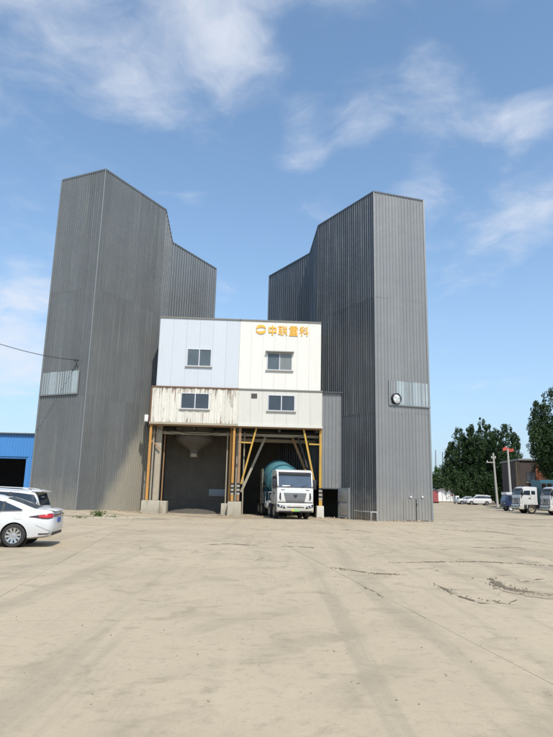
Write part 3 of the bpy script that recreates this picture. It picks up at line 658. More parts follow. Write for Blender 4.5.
# middle group
pm = [post(228.8, 501, .9, .15, 'orange_steel'), post(231.8, 501, .1, .17, 'orange_steel'), post(237.8, 501, .2, .19, 'rusty_steel')]
post(235.0, 501, 1.3, .13, 'dusty_steel', False)
pr = post(320.2, 506, .15, .22, 'yellow_steel')
for (u, z0), dpt, wd in ((pm[1], .1, .17), (pm[2], .2, .19), (pr, .15, .22)):
    for k in range(6):
        MB().box(u - wd / 2 - .012, u + wd / 2 + .012, dpt - wd / 2 - .012, dpt + wd / 2 + .012, z0 + .45 + k * .14, z0 + .45 + (k + 1) * .14 - .002).build('warning_band', 'marking_black' if k % 2 else 'marking_white', fr_)
# beams
for dpt, z0, z1, m in ((.02, ztop - .10, ztop, 'rusty_steel'), (1.15, ztop - .62, ztop - .42, 'dusty_steel'), (2.4, ztop - .45, ztop - .1, 'grey_steel')):
    MB().box(ULL - .1, ULR, dpt - .08, dpt + .08, z0 - .001, z1 - .002).build('beam', m, fr_)
for u in (ULL + .3, (ULL + ULM) / 2, ULM, (ULM + ULR) / 2, ULR - .3): MB().box(u - .08, u + .08, .15, 7.5, ztop - .3, ztop - .005).build('cross_beam', 'grey_steel', fr_)
up(256.5, 428, 241, 484, .12, .12, 'yellow_steel', 'brace'); up(266, 436, 241, 492, 1.9, .18, 'dusty_steel', 'brace')
up(303.5, 428.5, 314.5, 484, .12, .13, 'yellow_steel', 'brace'); up(292, 437, 310, 482, 1.9, .18, 'rusty_steel', 'brace'); up(298, 437, 312, 482, 1.4, .12, 'grey_steel', 'brace')
up(239, 442.3, 252, 442.8, .12, .10, 'yellow_steel', 'strut'); up(309, 444.2, 320, 444.6, .12, .10, 'yellow_steel', 'strut'); up(241, 440, 318, 442.5, 3.2, .25, 'dusty_steel', 'strut')
up(152, 440, 160, 449, .5, .08, 'rusty_steel', 'brace'); up(149, 444, 152, 441, .1, .12, 'orange_steel', 'bracket')
# pipes and cables strung through the bays
for px, dpt, r_, m in ((163, 1.2, .05, 'rusty_steel'), (226.5, 1.0, .045, 'dusty_steel'), (243.5, .9, .05, 'dusty_steel')):
    u, _ = fuv(px, 470, dpt); MB().tube([(u, dpt, .1), (u, dpt, ztop - .3)], r_, 8).build('pipe', m, fr_)
for dpt, z0, sag, a_, b_ in ((.6, ztop - .25, .5, ULL + .5, ULM - .4), (.9, ztop - .2, .35, ULL + 1.2, ULM - .8), (.7, ztop - .3, .45, ULM + .4, ULR - .4)):
    MB().tube([(a_ + (b_ - a_) * k / 14, dpt, z0 - sag * 4 * (k / 14) * (1 - k / 14)) for k in range(15)], .022, 6).build('cable', 'rubber', fr_)
MB().box(ULL + 1.9, ULL + 2.3, .5, .8, ztop - .28, ztop - .08).build('floodlight', 'grey_steel', fr_, bevel=.03)
# bay ceiling deck, rear walls
dk = MB().box(ULL - .5, ULR + .6, 1.8, 9.6, ZB - .10, ZB + .15).build('loading_deck', 'grey_steel'); dk.matrix_world = FM; tag(dk, 'dark steel deck roofing the loading bays behind the cabins', 'deck')
bw = thing('bay_wall', 'shaded concrete rear wall of the left loading bay', 'wall', FM @ Vector((0, 0, 0)), FROT)
um = fuv(236, 470, 5.2)[0]
nb = 9; u00 = ULL + .4
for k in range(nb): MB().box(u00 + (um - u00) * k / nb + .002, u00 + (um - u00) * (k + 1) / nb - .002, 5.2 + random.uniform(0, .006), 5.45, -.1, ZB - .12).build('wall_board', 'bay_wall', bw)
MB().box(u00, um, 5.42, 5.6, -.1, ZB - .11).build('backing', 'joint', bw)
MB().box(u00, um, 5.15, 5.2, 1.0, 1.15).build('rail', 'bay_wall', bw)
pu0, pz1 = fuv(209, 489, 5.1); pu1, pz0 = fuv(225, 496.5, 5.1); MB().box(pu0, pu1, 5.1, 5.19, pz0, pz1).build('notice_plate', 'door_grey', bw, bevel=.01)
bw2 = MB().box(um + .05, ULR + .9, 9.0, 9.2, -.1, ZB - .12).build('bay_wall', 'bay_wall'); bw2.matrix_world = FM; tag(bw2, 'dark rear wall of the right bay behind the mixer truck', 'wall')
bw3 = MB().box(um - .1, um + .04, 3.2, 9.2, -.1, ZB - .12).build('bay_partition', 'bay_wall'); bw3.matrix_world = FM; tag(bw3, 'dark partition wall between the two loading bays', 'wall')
# discharge hopper in the left bay
hu, hz_ = fuv(194.5, 441, 2.9); q = FM @ Vector((hu, 2.9, ZB - .12)); hz_n = fuv(195.5, 455, 2.9)[1] - (ZB - .12)
hp = thing('discharge_hopper', 'dusty steel cone hopper hanging from the left bay ceiling', 'hopper', q, FROT)
Mz = Matrix.Rotation(R(90), 4, 'Y')
MB().lathe([(0, 1.55), (.9, 1.5), (-hz_n - .35, .38), (-hz_n - .1, .34)], Mz, 20).build('cone', 'bay_wall', hp, smooth=True, auto=30)
MB().lathe([(-hz_n - .12, .28), (-hz_n + .12, .30), (-hz_n + .16, .25), (-hz_n, .2)], Mz, 16).build('spout', 'dusty_steel', hp, smooth=True, auto=30)
MB().tube([(-1.6, 0, -.02), (-1.6, 0, -1.0)], .05).tube([(1.6, 0, -.02), (1.6, 0, -1.0)], .05).tube([(-1.6, 0, -1.0), (1.6, 0, -1.0)], .04).build('hanger', 'grey_steel', hp)
# sand heap on the left bay floor
hx, hy = FM @ Vector((fuv(193, 507, 3.6)[0], 3.6, 0)), 0
vs = []; fs = []; n = 24
for jj in range(n + 1):
    for ii in range(n + 1):
        a, b = ii / n * 2 - 1, jj / n * 2 - 1; h_ = .33 * max(0, 1 - (a * a + b * b)) ** .8 + .05 * random.random() * (a * a + b * b < 1)
        vs.append((hx.x + a * 2.1, hx.y + b * 1.5, gh(hx.x, hx.y) - .03 + h_))
for jj in range(n):
    for ii in range(n): k = jj * (n + 1) + ii; fs.append((k, k + 1, k + n + 2, k + n + 1))
sh = MB().add(vs, fs).build('sand_heap', 'sand', smooth=True); tag(sh, 'low heap of damp sand on the left bay floor', 'heap')
# pedestals
def pedestal(px0, px1, ytop, ybot, d0, d1, label, m='concrete', extra=None):
    u0_, zt__ = fuv(px0, ytop, d0); u1_, zb__ = fuv(px1, ybot, d0); um_ = (u0_ + u1_) / 2; w = u1_ - u0_
    b = FM @ Vector((um_, (d0 + d1) / 2, 0)); g0 = gh(b.x, b.y)
    o = MB().prism([(-w / 2, 0), (w / 2, 0), (w / 2 * .96, zt__ - g0 - .06), (w / 2 * .93, zt__ - g0), (-w / 2 * .95, zt__ - g0), (-w / 2 * .97, zt__ - g0 - .04)], 'y', -(d1 - d0) / 2, (d1 - d0) / 2)
    o = o.build('concrete_pedestal', m, bevel=.035, bseg=2); o.location = (b.x, b.y, g0 - .03); o.rotation_euler = (0, 0, FROT)
    tag(o, label, 'pedestal', 'concrete feet of the steel frame'); return o
pedestal(141, 159, 499.8, 512, -.35, .75, 'long stained concrete footing under the left posts'); pedestal(158.5, 166, 500.5, 511, .3, 1.4, 'short concrete footing block at the left edge of the left bay')
pedestal(227.5, 241, 501, 516, -.35, .75, 'concrete footing under the middle posts between the bays'); pedestal(221, 227.3, 503, 515, .3, 1.5, 'narrow pale concrete footing just left of the middle posts')
pedestal(316.8, 324, 505.5, 517, -.2, .55, 'white washed concrete footing under the right orange post', 'cream_panel_low')
mb = MB(); rr = random.Random(33)
for (px, y, s, c) in ((168, 513, .5, 26), (225, 516, .5, 30), (245, 516.5, .4, 22), (145, 513.5, .6, 24), (320, 518, .5, 14), (335, 518.5, .6, 16), (110, 513.5, 2.5, 40), (400, 521.8, .9, 26), (425, 521.8, .8, 18), (352, 519, .8, 20), (262, 517.5, .5, 16)):
    q = gz(px, y)
    for _ in range(c):
        x, yy = q.x + rr.gauss(0, s), q.y + abs(rr.gauss(0, .35)); rock(mb, (x, yy, gh(x, yy)), rr.choice((.03, .05, .07, .10)), rr)
tag(mb.build('debris', 'stone'), 'crumbled concrete debris heaped round the pedestals and tower foot', 'debris', kind='stuff')
# grey infill panel right of the cabins, opening and open door leaf
u0_, u1_ = ULR + .06, fuv(342.5, 440)[0]; zlo = fuv(332, 488)[1]
t = thing('infill_panel', 'grey corrugated infill wall between the cream cabin and right tower', 'panel', F0, FROT)
corr((u0_, 0), (u1_ + .1, 0), ZM - .02, zlo, pitch=.26, dep=.04, off=0, outward=(0, -1)).build('cladding', 'cladding_light', t)
MB().box(u0_ - .0, u1_ + .25, -.18, .05, ZM - .02, ZM + .06).build('eave', 'flashing_dark', t); MB().box(u0_, u1_ + .1, -.05, .05, zlo - .08, zlo).build('lintel', 'flashing_dark', t)
MB().box(u0_, u1_ + .1, .10, .16, zlo, ZM - .03).build('backing', 'joint', t)
MB().box(u0_ + .02, u0_ + .10, .2, .28, 0, zlo - .09).build('door_post', 'grey_steel', t)
dp0 = onpl(341.5, 500, (cR.x, cR.y, 0) , Vector((tr['outn'].x, tr['outn'].y, 0))); dp1 = onpl(350, 500, (cR.x, cR.y, 0), Vector((tr['outn'].x, tr['outn'].y, 0)))
on3 = Vector((tr['outn'].x, tr['outn'].y, 0)); A = V2(dp1 + on3 * .12); B = V2(dp0 + on3 * .30)
dl = thing('door_leaf', 'grey blue metal door leaf standing open beside the right bay', 'door', (A.x, A.y, 0), math.atan2((B - A).y, (B - A).x)); L = (B - A).length
zt = onpl(346, 488, (A.x, A.y, 0), on3).z
MB().box(0, L, -.025, .025, .08, zt).build('leaf', 'door_grey', dl)
for za, zb_ in ((.25, zt * .48), (zt * .54, zt - .15)): MB().box(.12, L - .12, -.045, .045, za, zb_).build('leaf_panel', 'cladding_light', dl, bevel=.01)
MB().box(-.06, .02, -.05, .05, 0, zt + .02).build('jamb', 'galvanised', dl); MB().box(L - .14, L - .08, -.09, .09, zt * .49, zt * .49 + .14).build('handle', 'rubber', dl)
# low pipe barrier by the right tower
p0, p1 = gz(357.5, 519.5), gz(374, 521.5)
rk = thing('pipe_barrier', 'low rusty white pipe barrier at the foot of the right tower', 'barrier', (p0 + p1) / 2, math.atan2((p1 - p0).y, (p1 - p0).x)); L = (p1 - p0).length / 2; H = .60
for sx in (-1, 1):
    for sy in (-.22, .22): MB().tube([(sx * L, sy, 0), (sx * L, sy * .9, H)], .03).build('leg', 'galvanised', rk)
    MB().tube([(sx * L, -.24, H), (sx * L, .24, H)], .03).build('end_rail', 'galvanised', rk)
for sy in (-.2, .2): MB().tube([(-L, sy, H), (L, sy, H)], .03).build('top_rail', 'galvanised', rk); MB().tube([(-L, sy, .2), (L, sy, .2)], .02).build('lower_rail', 'rusty_steel', rk)
# wire and bracket on the left tower
dL3 = -Vector((tl['dep'].x, tl['dep'].y, 0))
wb = onpl(79, 361, (cL.x, cL.y, 0), dL3); br = thing('wire_bracket', 'small dark bracket fixing the overhead wire to the left tower', 'bracket', wb, math.atan2(dL3.y, dL3.x))
MB().tube([(0, 0, -.55), (.35, 0, 0), (-.02, 0, .1)], .045).build('arm', 'pole_dark', br); MB().lathe([(0, .02), (.03, .09), (.1, .09), (.13, .03)], Matrix.Translation((.33, 0, .02)), 12, True).build('insulator', 'pole_dark', br); MB().box(-.03, .03, -.1, .1, -.7, .2).build('plate', 'grey_steel', br)
A = wb + dL3 * .38; B = aty(0, 344, 38.0); C_ = aty(40, 354.6, 39.2); E = Vector((B.x - 22, 36.0, B.z + 3.2)); pts = []
for k in range(33):
    s_ = k / 32
    # quadratic through A, C_, B
    l0 = (s_ - .5) * (s_ - 1) / .5; l1 = s_ * (s_ - 1) / -.25; l2 = s_ * (s_ - .5) / .5
    pts.append(A * l0 + C_ * l1 + B * l2)
d_ = pts[-1] - pts[-2]; pts += [pts[-1].lerp(E, k / 12) - Vector((0, 0, .5 * math.sin(math.pi * k / 12))) for k in range(1, 13)]
tag(MB().tube(pts, .022, 6).build('overhead_wire', 'wire'), 'thin black overhead wire running to the left tower', 'wire')
ep = thing('utility_pole', 'concrete pole holding the overhead wire beyond the left edge', 'pole', (E.x, E.y, 0)); MB().tube([(0, 0, -.3), (0, 0, E.z + .2)], .17, 12, r1=.1).build('shaft', 'pole_concrete', ep); MB().box(-.8, .8, -.05, .05, E.z - .1, E.z).build('crossarm', 'grey_steel', ep)

# ------------------------------------------------------------------ wheels, cars, trucks
def wheel(parent, x, y, r, w, side, rimcol='alloy', spokes=10, truck=False):
    """side: +1 outer face towards +y"""
    m = Matrix.Translation((x, y, r)) @ Matrix.Rotation(R(90) * side, 4, 'Z')
    prof = [(-w * .5, r * .62), (-w * .5, r * .9), (-w * .38, r * .985), (-w * .2, r), (w * .2, r), (w * .38, r * .985), (w * .5, r * .9), (w * .5, r * .66), (w * .42, r * .62)]
    t = MB().lathe(prof, m, 32).build('wheel', 'tyre', parent, smooth=True, auto=40)
    if truck:
        MB().lathe([(w * .42, r * .63), (w * .46, r * .60), (w * .2, r * .52), (w * .05, r * .40), (w * .05, r * .22), (w * .3, r * .18), (w * .34, r * .001)], m, 24).build('rim', rimcol, t, smooth=True, auto=30)
        mb = MB()
        for k in range(8): a = k * math.pi / 4; mb.lathe([(w * .04, .02), (w * .13, .02), (w * .13, .001)], m @ Matrix.Translation((0, r * .32 * math.cos(a), r * .32 * math.sin(a))), 6)
        mb.build('lug_nut', 'chrome', t)
    else:
        MB().lathe([(w * .46, r * .68), (w * .50, r * .665), (w * .46, r * .62), (w * .1, r * .58), (w * .05, r * .001)], m, 32).build('rim_barrel', 'alloy_dark', t, smooth=True, auto=30)
        mb = MB()
        for k in range(spokes):
            a = 2 * math.pi * k / spokes + .16; c_, s_ = math.cos(a), math.sin(a); tx, tz = -s_, c_
            def P(rad, off, d): return m @ Vector((d, rad * c_ + tx * off, rad * s_ + tz * off))
            a0, a1 = .024, .034
            vs = [P(r * .14, -a0, w * .40), P(r * .14, a0, w * .40), P(r * .65, a1, w * .47), P(r * .65, -a1, w * .47), P(r * .14, -a0, w * .2), P(r * .14, a0, w * .2), P(r * .65, a1, w * .3), P(r * .65, -a1, w * .3)]
            mb.add(vs, [(0, 1, 2, 3), (4, 7, 6, 5), (0, 4, 5, 1), (1, 5, 6, 2), (2, 6, 7, 3), (3, 7, 4, 0)])
        mb.lathe([(w * .2, r * .19), (w * .43, r * .19), (w * .46, r * .12), (w * .46, .001)], m, 16)
        mb.lathe([(w * .42, r * .685), (w * .50, r * .675), (w * .49, r * .62), (w * .40, r * .61)], m, 32)
        mb.build('rim', rimcol, t)
    return t

def cr(p0, p1, p2, p3, t): return .5 * ((2 * p1) + (-p0 + p2) * t + (2 * p0 - 5 * p1 + 4 * p2 - p3) * t * t + (-p0 + 3 * p1 - 3 * p2 + p3) * t ** 3)
class CarBody:
    """loft: station = x, sill half width, widest half width, belt half width, z bottom, z widest, z belt, z roof, roof half width"""
    def __init__(s, st): s.st = np.array(st, float)
    def at(s, x):
        S = s.st; k = int(np.clip(np.searchsorted(S[:, 0], x) - 1, 0, len(S) - 2)); t = (x - S[k, 0]) / (S[k + 1, 0] - S[k, 0])
        a, b = S[k], S[k + 1]; p = S[max(k - 1, 0)]; n = S[min(k + 2, len(S) - 1)]
        lin = a + (b - a) * t; v = cr(p, a, b, n, t); return .45 * lin + .55 * v
    def half(s, x):
        _, hs, hw, hb, zb, zm, zl, zr, hr = s.at(x)
        return [(0, zb), (hs * .8, zb), (hs, zb + .05), (hw * .985, (zb + zm) / 2 + .02), (hw, zm), (hw * .985, zm + (zl - zm) * .62), (hb + (hw - hb) * .25, zl - .025), (hb, zl + .005), (hb + (hr - hb) * .5, zl + (zr - zl) * .50), (hr + .02, zr - .10 * min(1, (zr - zl) / .3) ), (hr - .06, zr - .03), (hr * .5, zr), (0, zr + .006)]
    def mesh(s, n=56):
        xs = np.linspace(s.st[0, 0], s.st[-1, 0], n); vs = []; m = None
        for x in xs:
            h = s.half(x); ring = [(x, y, z) for y, z in h] + [(x, -y, z) for y, z in h[-2:0:-1]]; m = len(ring); vs += ring
        fs = [(i * m + k, i * m + (k + 1) % m, (i + 1) * m + (k + 1) % m, (i + 1) * m + k) for i in range(n - 1) for k in range(m)]
        fs += [tuple(range(m - 1, -1, -1)), tuple(range((n - 1) * m, n * m))]
        return MB().add(vs, fs)
    def side(s, x, z, sg, off=.006):
        """point on the side skin at height z"""
        h = s.half(x); 
        for (y0, z0), (y1, z1) in zip(h[2:], h[3:]):
            if z0 - 1e-6 <= z <= z1 + 1e-6:
                t = 0 if abs(z1 - z0) < 1e-6 else (z - z0) / (z1 - z0); y = y0 + (y1 - y0) * t; return (x, sg * (y + off), z + off * .3)
        return (x, sg * (h[9][0] + off), z)
    def patch(s, poly, sg, off=.006, nx=14, nz=6):
        """poly: list of (x, zlow, zhigh) columns -> skin-hugging patch with thickness"""
        P = np.array(poly, float); xs = np.linspace(P[0, 0], P[-1, 0], nx); vs = []
        for x in xs:
            lo = np.interp(x, P[:, 0], P[:, 1]); hi = np.interp(x, P[:, 0], P[:, 2])
            for q in range(nz): vs.append(s.side(x, lo + (hi - lo) * q / (nz - 1), sg, off))
        return MB().add(vs, [(i * nz + q, i * nz + q + 1, (i + 1) * nz + q + 1, (i + 1) * nz + q) for i in range(nx - 1) for q in range(nz - 1)])
    def top(s, x0, x1, frac0, frac1, off=.008, nx=10, ny=9):
        vs = []
        for i in range(nx):
            x = x0 + (x1 - x0) * i / (nx - 1); h = s.half(x); fr = frac0 + (frac1 - frac0) * i / (nx - 1); pr = h[9:]; hw = pr[0][0]
            for q in range(ny):
                y = (q / (ny - 1) * 2 - 1) * hw * fr; ay = abs(y); ys_ = [p[0] for p in pr][::-1]; zs_ = [p[1] for p in pr][::-1]
                vs.append((x, y, float(np.interp(ay, ys_, zs_)) + off))
        return MB().add(vs, [(i * ny + q, i * ny + q + 1, (i + 1) * ny + q + 1, (i + 1) * ny + q) for i in range(nx - 1) for q in range(ny - 1)])
def cut(o, cutters):
    dg = None; tmp = []
    for c in cutters:
        md = o.modifiers.new('b', 'BOOLEAN'); md.operation = 'DIFFERENCE'; md.object = c; md.solver = 'EXACT'; tmp.append(c)
    bpy.context.view_layer.update(); dg = bpy.context.evaluated_depsgraph_get()
    me = bpy.data.meshes.new_from_object(o.evaluated_get(dg)); o.modifiers.clear(); o.data = me
    for c in tmp: bpy.data.objects.remove(c)
    me.polygons.foreach_set('use_smooth', [True] * len(me.polygons)); me.set_sharp_from_angle(angle=R(38))
SEDAN = [(-2.36, .58, .64, .58, .44, .62, .84, .88, .46), (-2.31, .72, .78, .70, .33, .62, .94, .985, .60), (-2.2, .78, .84, .75, .27, .62, .975, 1.035, .64), (-2.0, .81, .865, .78, .25, .62, .975, 1.055, .66),
         (-1.78, .83, .885, .80, .22, .62, .975, 1.09, .665), (-1.4, .84, .89, .81, .20, .6, .965, 1.225, .635), (-1.0, .85, .89, .81, .19, .6, .955, 1.345, .60), (-.55, .85, .888, .805, .18, .6, .945, 1.415, .575),
         (0, .85, .885, .80, .18, .6, .93, 1.435, .57), (.45, .85, .885, .80, .18, .6, .925, 1.40, .57), (.85, .85, .885, .80, .18, .6, .92, 1.27, .60), (1.2, .85, .885, .79, .19, .6, .92, 1.09, .65),
         (1.42, .85, .885, .79, .2, .6, .91, .985, .70), (1.85, .82, .87, .76, .21, .58, .83, .885, .66), (2.12, .72, .80, .68, .23, .54, .72, .77, .56), (2.28, .5, .58, .5, .34, .5, .62, .66, .4)]
SUV = [(-2.24, .62, .70, .62, .50, .75, 1.02, 1.06, .50), (-2.20, .76, .82, .74, .36, .75, 1.08, 1.14, .60), (-2.12, .78, .85, .77, .33, .74, 1.09, 1.40, .62), (-2.0, .80, .87, .79, .30, .72, 1.09, 1.60, .62), (-1.7, .83, .89, .81, .26, .7, 1.08, 1.65, .62), (-1.2, .85, .90, .82, .24, .7, 1.07, 1.66, .61),
       (-.5, .86, .90, .82, .23, .7, 1.05, 1.69, .61), (.1, .86, .90, .82, .23, .7, 1.04, 1.68, .61), (.55, .86, .90, .82, .23, .7, 1.03, 1.58, .61), (.95, .86, .90, .81, .24, .7, 1.02, 1.32, .64), (1.2, .86, .90, .8, .24, .7, 1.01, 1.12, .68), (1.7, .83, .88, .77, .26, .66, .95, 1.02, .68), (2.05, .74, .82, .7, .28, .6, .82, .88, .58), (2.2, .52, .6, .52, .4, .56, .7, .74, .42)]
def car(name, label, loc, rz, st, ra, wr, detail='sedan', paint='paint_white', group=None, simple=False):
    t = thing(name, label, 'car', loc, rz, group); B = CarBody(st)
    body = B.mesh(40 if simple else 72).build('body', paint, t, smooth=True)
    cs = []
    for ax in (ra, ra + 2.7):
        for sg in (-1, 1):
            m = Matrix.Translation((ax, sg * .80, wr)) @ Matrix.Rotation(R(90), 4, 'Z')
            c = MB().lathe([(-.26, wr * 1.13), (.3, wr * 1.13)], m, 40, True).build('cutter', 'rubber'); c.parent = t; cs.append(c)
            MB().lathe([(-.24, .01), (-.24, wr * 1.10), (.02 if sg > 0 else -.02, wr * 1.10)] if sg > 0 else [(.24, .01), (.24, wr * 1.10), (-.02, wr * 1.10)], m, 32).build('arch_liner', 'rubber', t)
            wheel(t, ax, sg * .775, wr, .205, sg)
    cut(body, cs)
    x0 = st[0][0]
    if detail == 'sedan':
        for sg in (-1, 1):
            g = B.patch([(-1.50, .985, 1.02), (-1.30, .98, 1.10), (-1.0, .975, 1.215), (-.6, .965, 1.295), (0, .955, 1.32), (.35, .95, 1.295), (.75, .945, 1.185), (1.15, .94, .965)], sg, .010, 40).build('side_window', 'glass_car', t, smooth=True)
            for xa, xb in ((-1.02, -.96), (-.02, .03)): B.patch([(xa, .96, 1.22 if xa < -.5 else 1.335), (xb, .96, 1.24 if xa < -.5 else 1.335)], sg, .015, 3).build('pillar', 'black_plastic', g)
            mb = MB(); P = [B.side(x, z, sg, .014) for x, z in ((-1.52, .985), (-1.0, .962), (-.5, .955), (0, .945), (.5, .937), (1.15, .93))]; mb.tube(P, .012, 5); mb.build('chrome_strip', 'chrome', g)
            for xx, z0, z1 in ((-.94, .36, .95), (.04, .27, .94)):                       # door shut lines
                P = [B.side(xx - (.14 * (1 - (z - z0) / (z1 - z0)) ** 1.5 if xx > 0 else -.22 * (1 - (z - z0) / (z1 - z0)) ** 2), z, sg, .003) for z in np.linspace(z0, z1, 9)]; MB().tube(P, .005, 4).build('door_seam', 'rubber', t)
            P = [B.side(x, .275, sg, .004) for x in np.linspace(-.7, .8, 8)]; MB().tube(P, .006, 4).build('door_seam', 'rubber', t)
            for xx in (-.72, .28): MB().tube([B.side(xx, .86, sg, .02), B.side(xx + .1, .86, sg, .045), B.side(xx + .2, .86, sg, .02)], .014, 6).build('door_handle', 'chrome', t)
            # fuel flap outline
            if sg == 1 or sg == -1:
                P = [B.side(-1.42 + .10 * math.copysign(abs(math.cos(a)) ** .5, math.cos(a)), .84 + .075 * math.copysign(abs(math.sin(a)) ** .5, math.sin(a)), sg, .002) for a in np.linspace(0, 2 * math.pi, 25)]; MB().tube(P, .0035, 4).build('fuel_flap', 'sill', t)
            # tail lamp: red wedge wrapping the corner
            tlm = B.patch([(-2.335, .80, .93), (-2.26, .775, .925), (-2.1, .775, .90), (-1.95, .80, .875), (-1.72, .825, .835)], sg, .012, 16).build('tail_lamp', 'lamp_dark', t, smooth=True)
            B.patch([(-2.33, .815, .915), (-2.22, .795, .905), (-2.08, .80, .88), (-1.98, .82, .865)], sg, .018, 12).build('lens', 'lamp_red', tlm, smooth=True)
            B.patch([(-2.29, .355, .385), (-2.0, .345, .38)], sg, .012, 8, 3).build('reflector', 'lamp_dark', t)
            B.patch([(-2.30, .44, .455), (-1.92, .60, .61)], sg, .006, 8, 2).build('bumper_crease', 'sill', t)
            MB().box(.85, 1.05, sg * .93 - .09, sg * .93 + .09, .93, 1.06).build('mirror', paint, t, bevel=.04)
            B.patch([(1.75, .66, .76), (2.16, .60, .70)], sg, .012, 8).build('headlamp', 'lamp_clear', t, smooth=True)
        B.top(-1.86, -1.02, .90, .84).build('rear_window', 'glass_car', t, smooth=True); B.top(.62, 1.30, .86, .92).build('windscreen', 'glass_car', t, smooth=True)
        MB().prism([(-2.36, .985), (-2.30, 1.03), (-2.12, 1.06), (-2.12, 1.03)], 'y', -.60, .60).build('boot_lip', paint, t, bevel=.008)
        MB().box(-2.375, -2.35, -.22, .22, .66, .80).build('number_plate', 'plate_blue', t, bevel=.006)
        MB().box(-2.365, -2.345, -.66, .66, .83, .90).build('lamp_bar', 'lamp_dark', t, bevel=.01); MB().box(-2.352, -2.28, -.60, .60, .33, .42).build('lower_bumper', 'black_plastic', t, bevel=.02)
        MB().prism([(-.95, 1.34), (-.78, 1.385), (-.95, 1.415)], 'y', -.015, .015).build('antenna', 'black_plastic', t)
    elif detail == 'suv':
        for sg in (-1, 1):
            g = B.patch([(-2.17, 1.13, 1.18), (-2.02, 1.12, 1.48), (-1.5, 1.11, 1.54), (-.5, 1.09, 1.585), (.1, 1.08, 1.575), (.55, 1.07, 1.46), (1.05, 1.06, 1.13)], sg, .010, 40).build('side_window', 'glass_car', t, smooth=True)
            for xa, xb in ((-1.32, -1.22), (-.3, -.22)): B.patch([(xa, 1.09, 1.55), (xb, 1.09, 1.57)], sg, .016, 3).build('pillar', 'black_plastic', g)
            MB().tube([(-1.8, sg * .60, 1.665), (-1.6, sg * .61, 1.70), (.0, sg * .61, 1.745), (.3, sg * .60, 1.70)], .018, 6).build('roof_rail', 'galvanised', t)
            B.patch([(-2.17, .98, 1.06), (-1.95, .98, 1.05)], sg, .012, 8).build('tail_lamp', 'lamp_red', t)
            MB().box(.85, 1.02, sg * .95 - .09, sg * .95 + .09, 1.03, 1.18).build('mirror', paint, t, bevel=.04)
        MB().prism([(-2.22, 1.615), (-1.9, 1.675), (-1.9, 1.58), (-2.20, 1.585)], 'y', -.60, .60).build('spoiler', paint, t, bevel=.012)
        MB().add([(-2.225, -.56, 1.13), (-2.225, .56, 1.13), (-2.06, .55, 1.55), (-2.06, -.55, 1.55)], [(0, 1, 2, 3)]).build('rear_window', 'glass_car', t)
        B.top(.48, 1.12, .86, .92).build('windscreen', 'glass_car', t, smooth=True)
        MB().box(-2.25, -2.2, -.22, .22, .8, .93).build('number_plate', 'plate_blue', t)
    return t
# sedan nose to the left, its tail towards the tower
q = gz(6.0, 547.9); sx = q.x; sy = q.y + .79
car('parked_car', 'white sedan at the left edge, nearest the camera, tail lamp showing', (sx - 1.35 + .0, sy, 0), math.pi + R(8), SEDAN, -1.35, .318, 'sedan')
q2 = aty(45.5, 491, sy + 2.9); car('parked_car', 'white estate car parked just behind the white sedan', (q2.x - 2.22, sy + 2.9, 0), math.pi + R(4), SUV, -1.3, .33, 'suv').scale = (1, 1, .945)

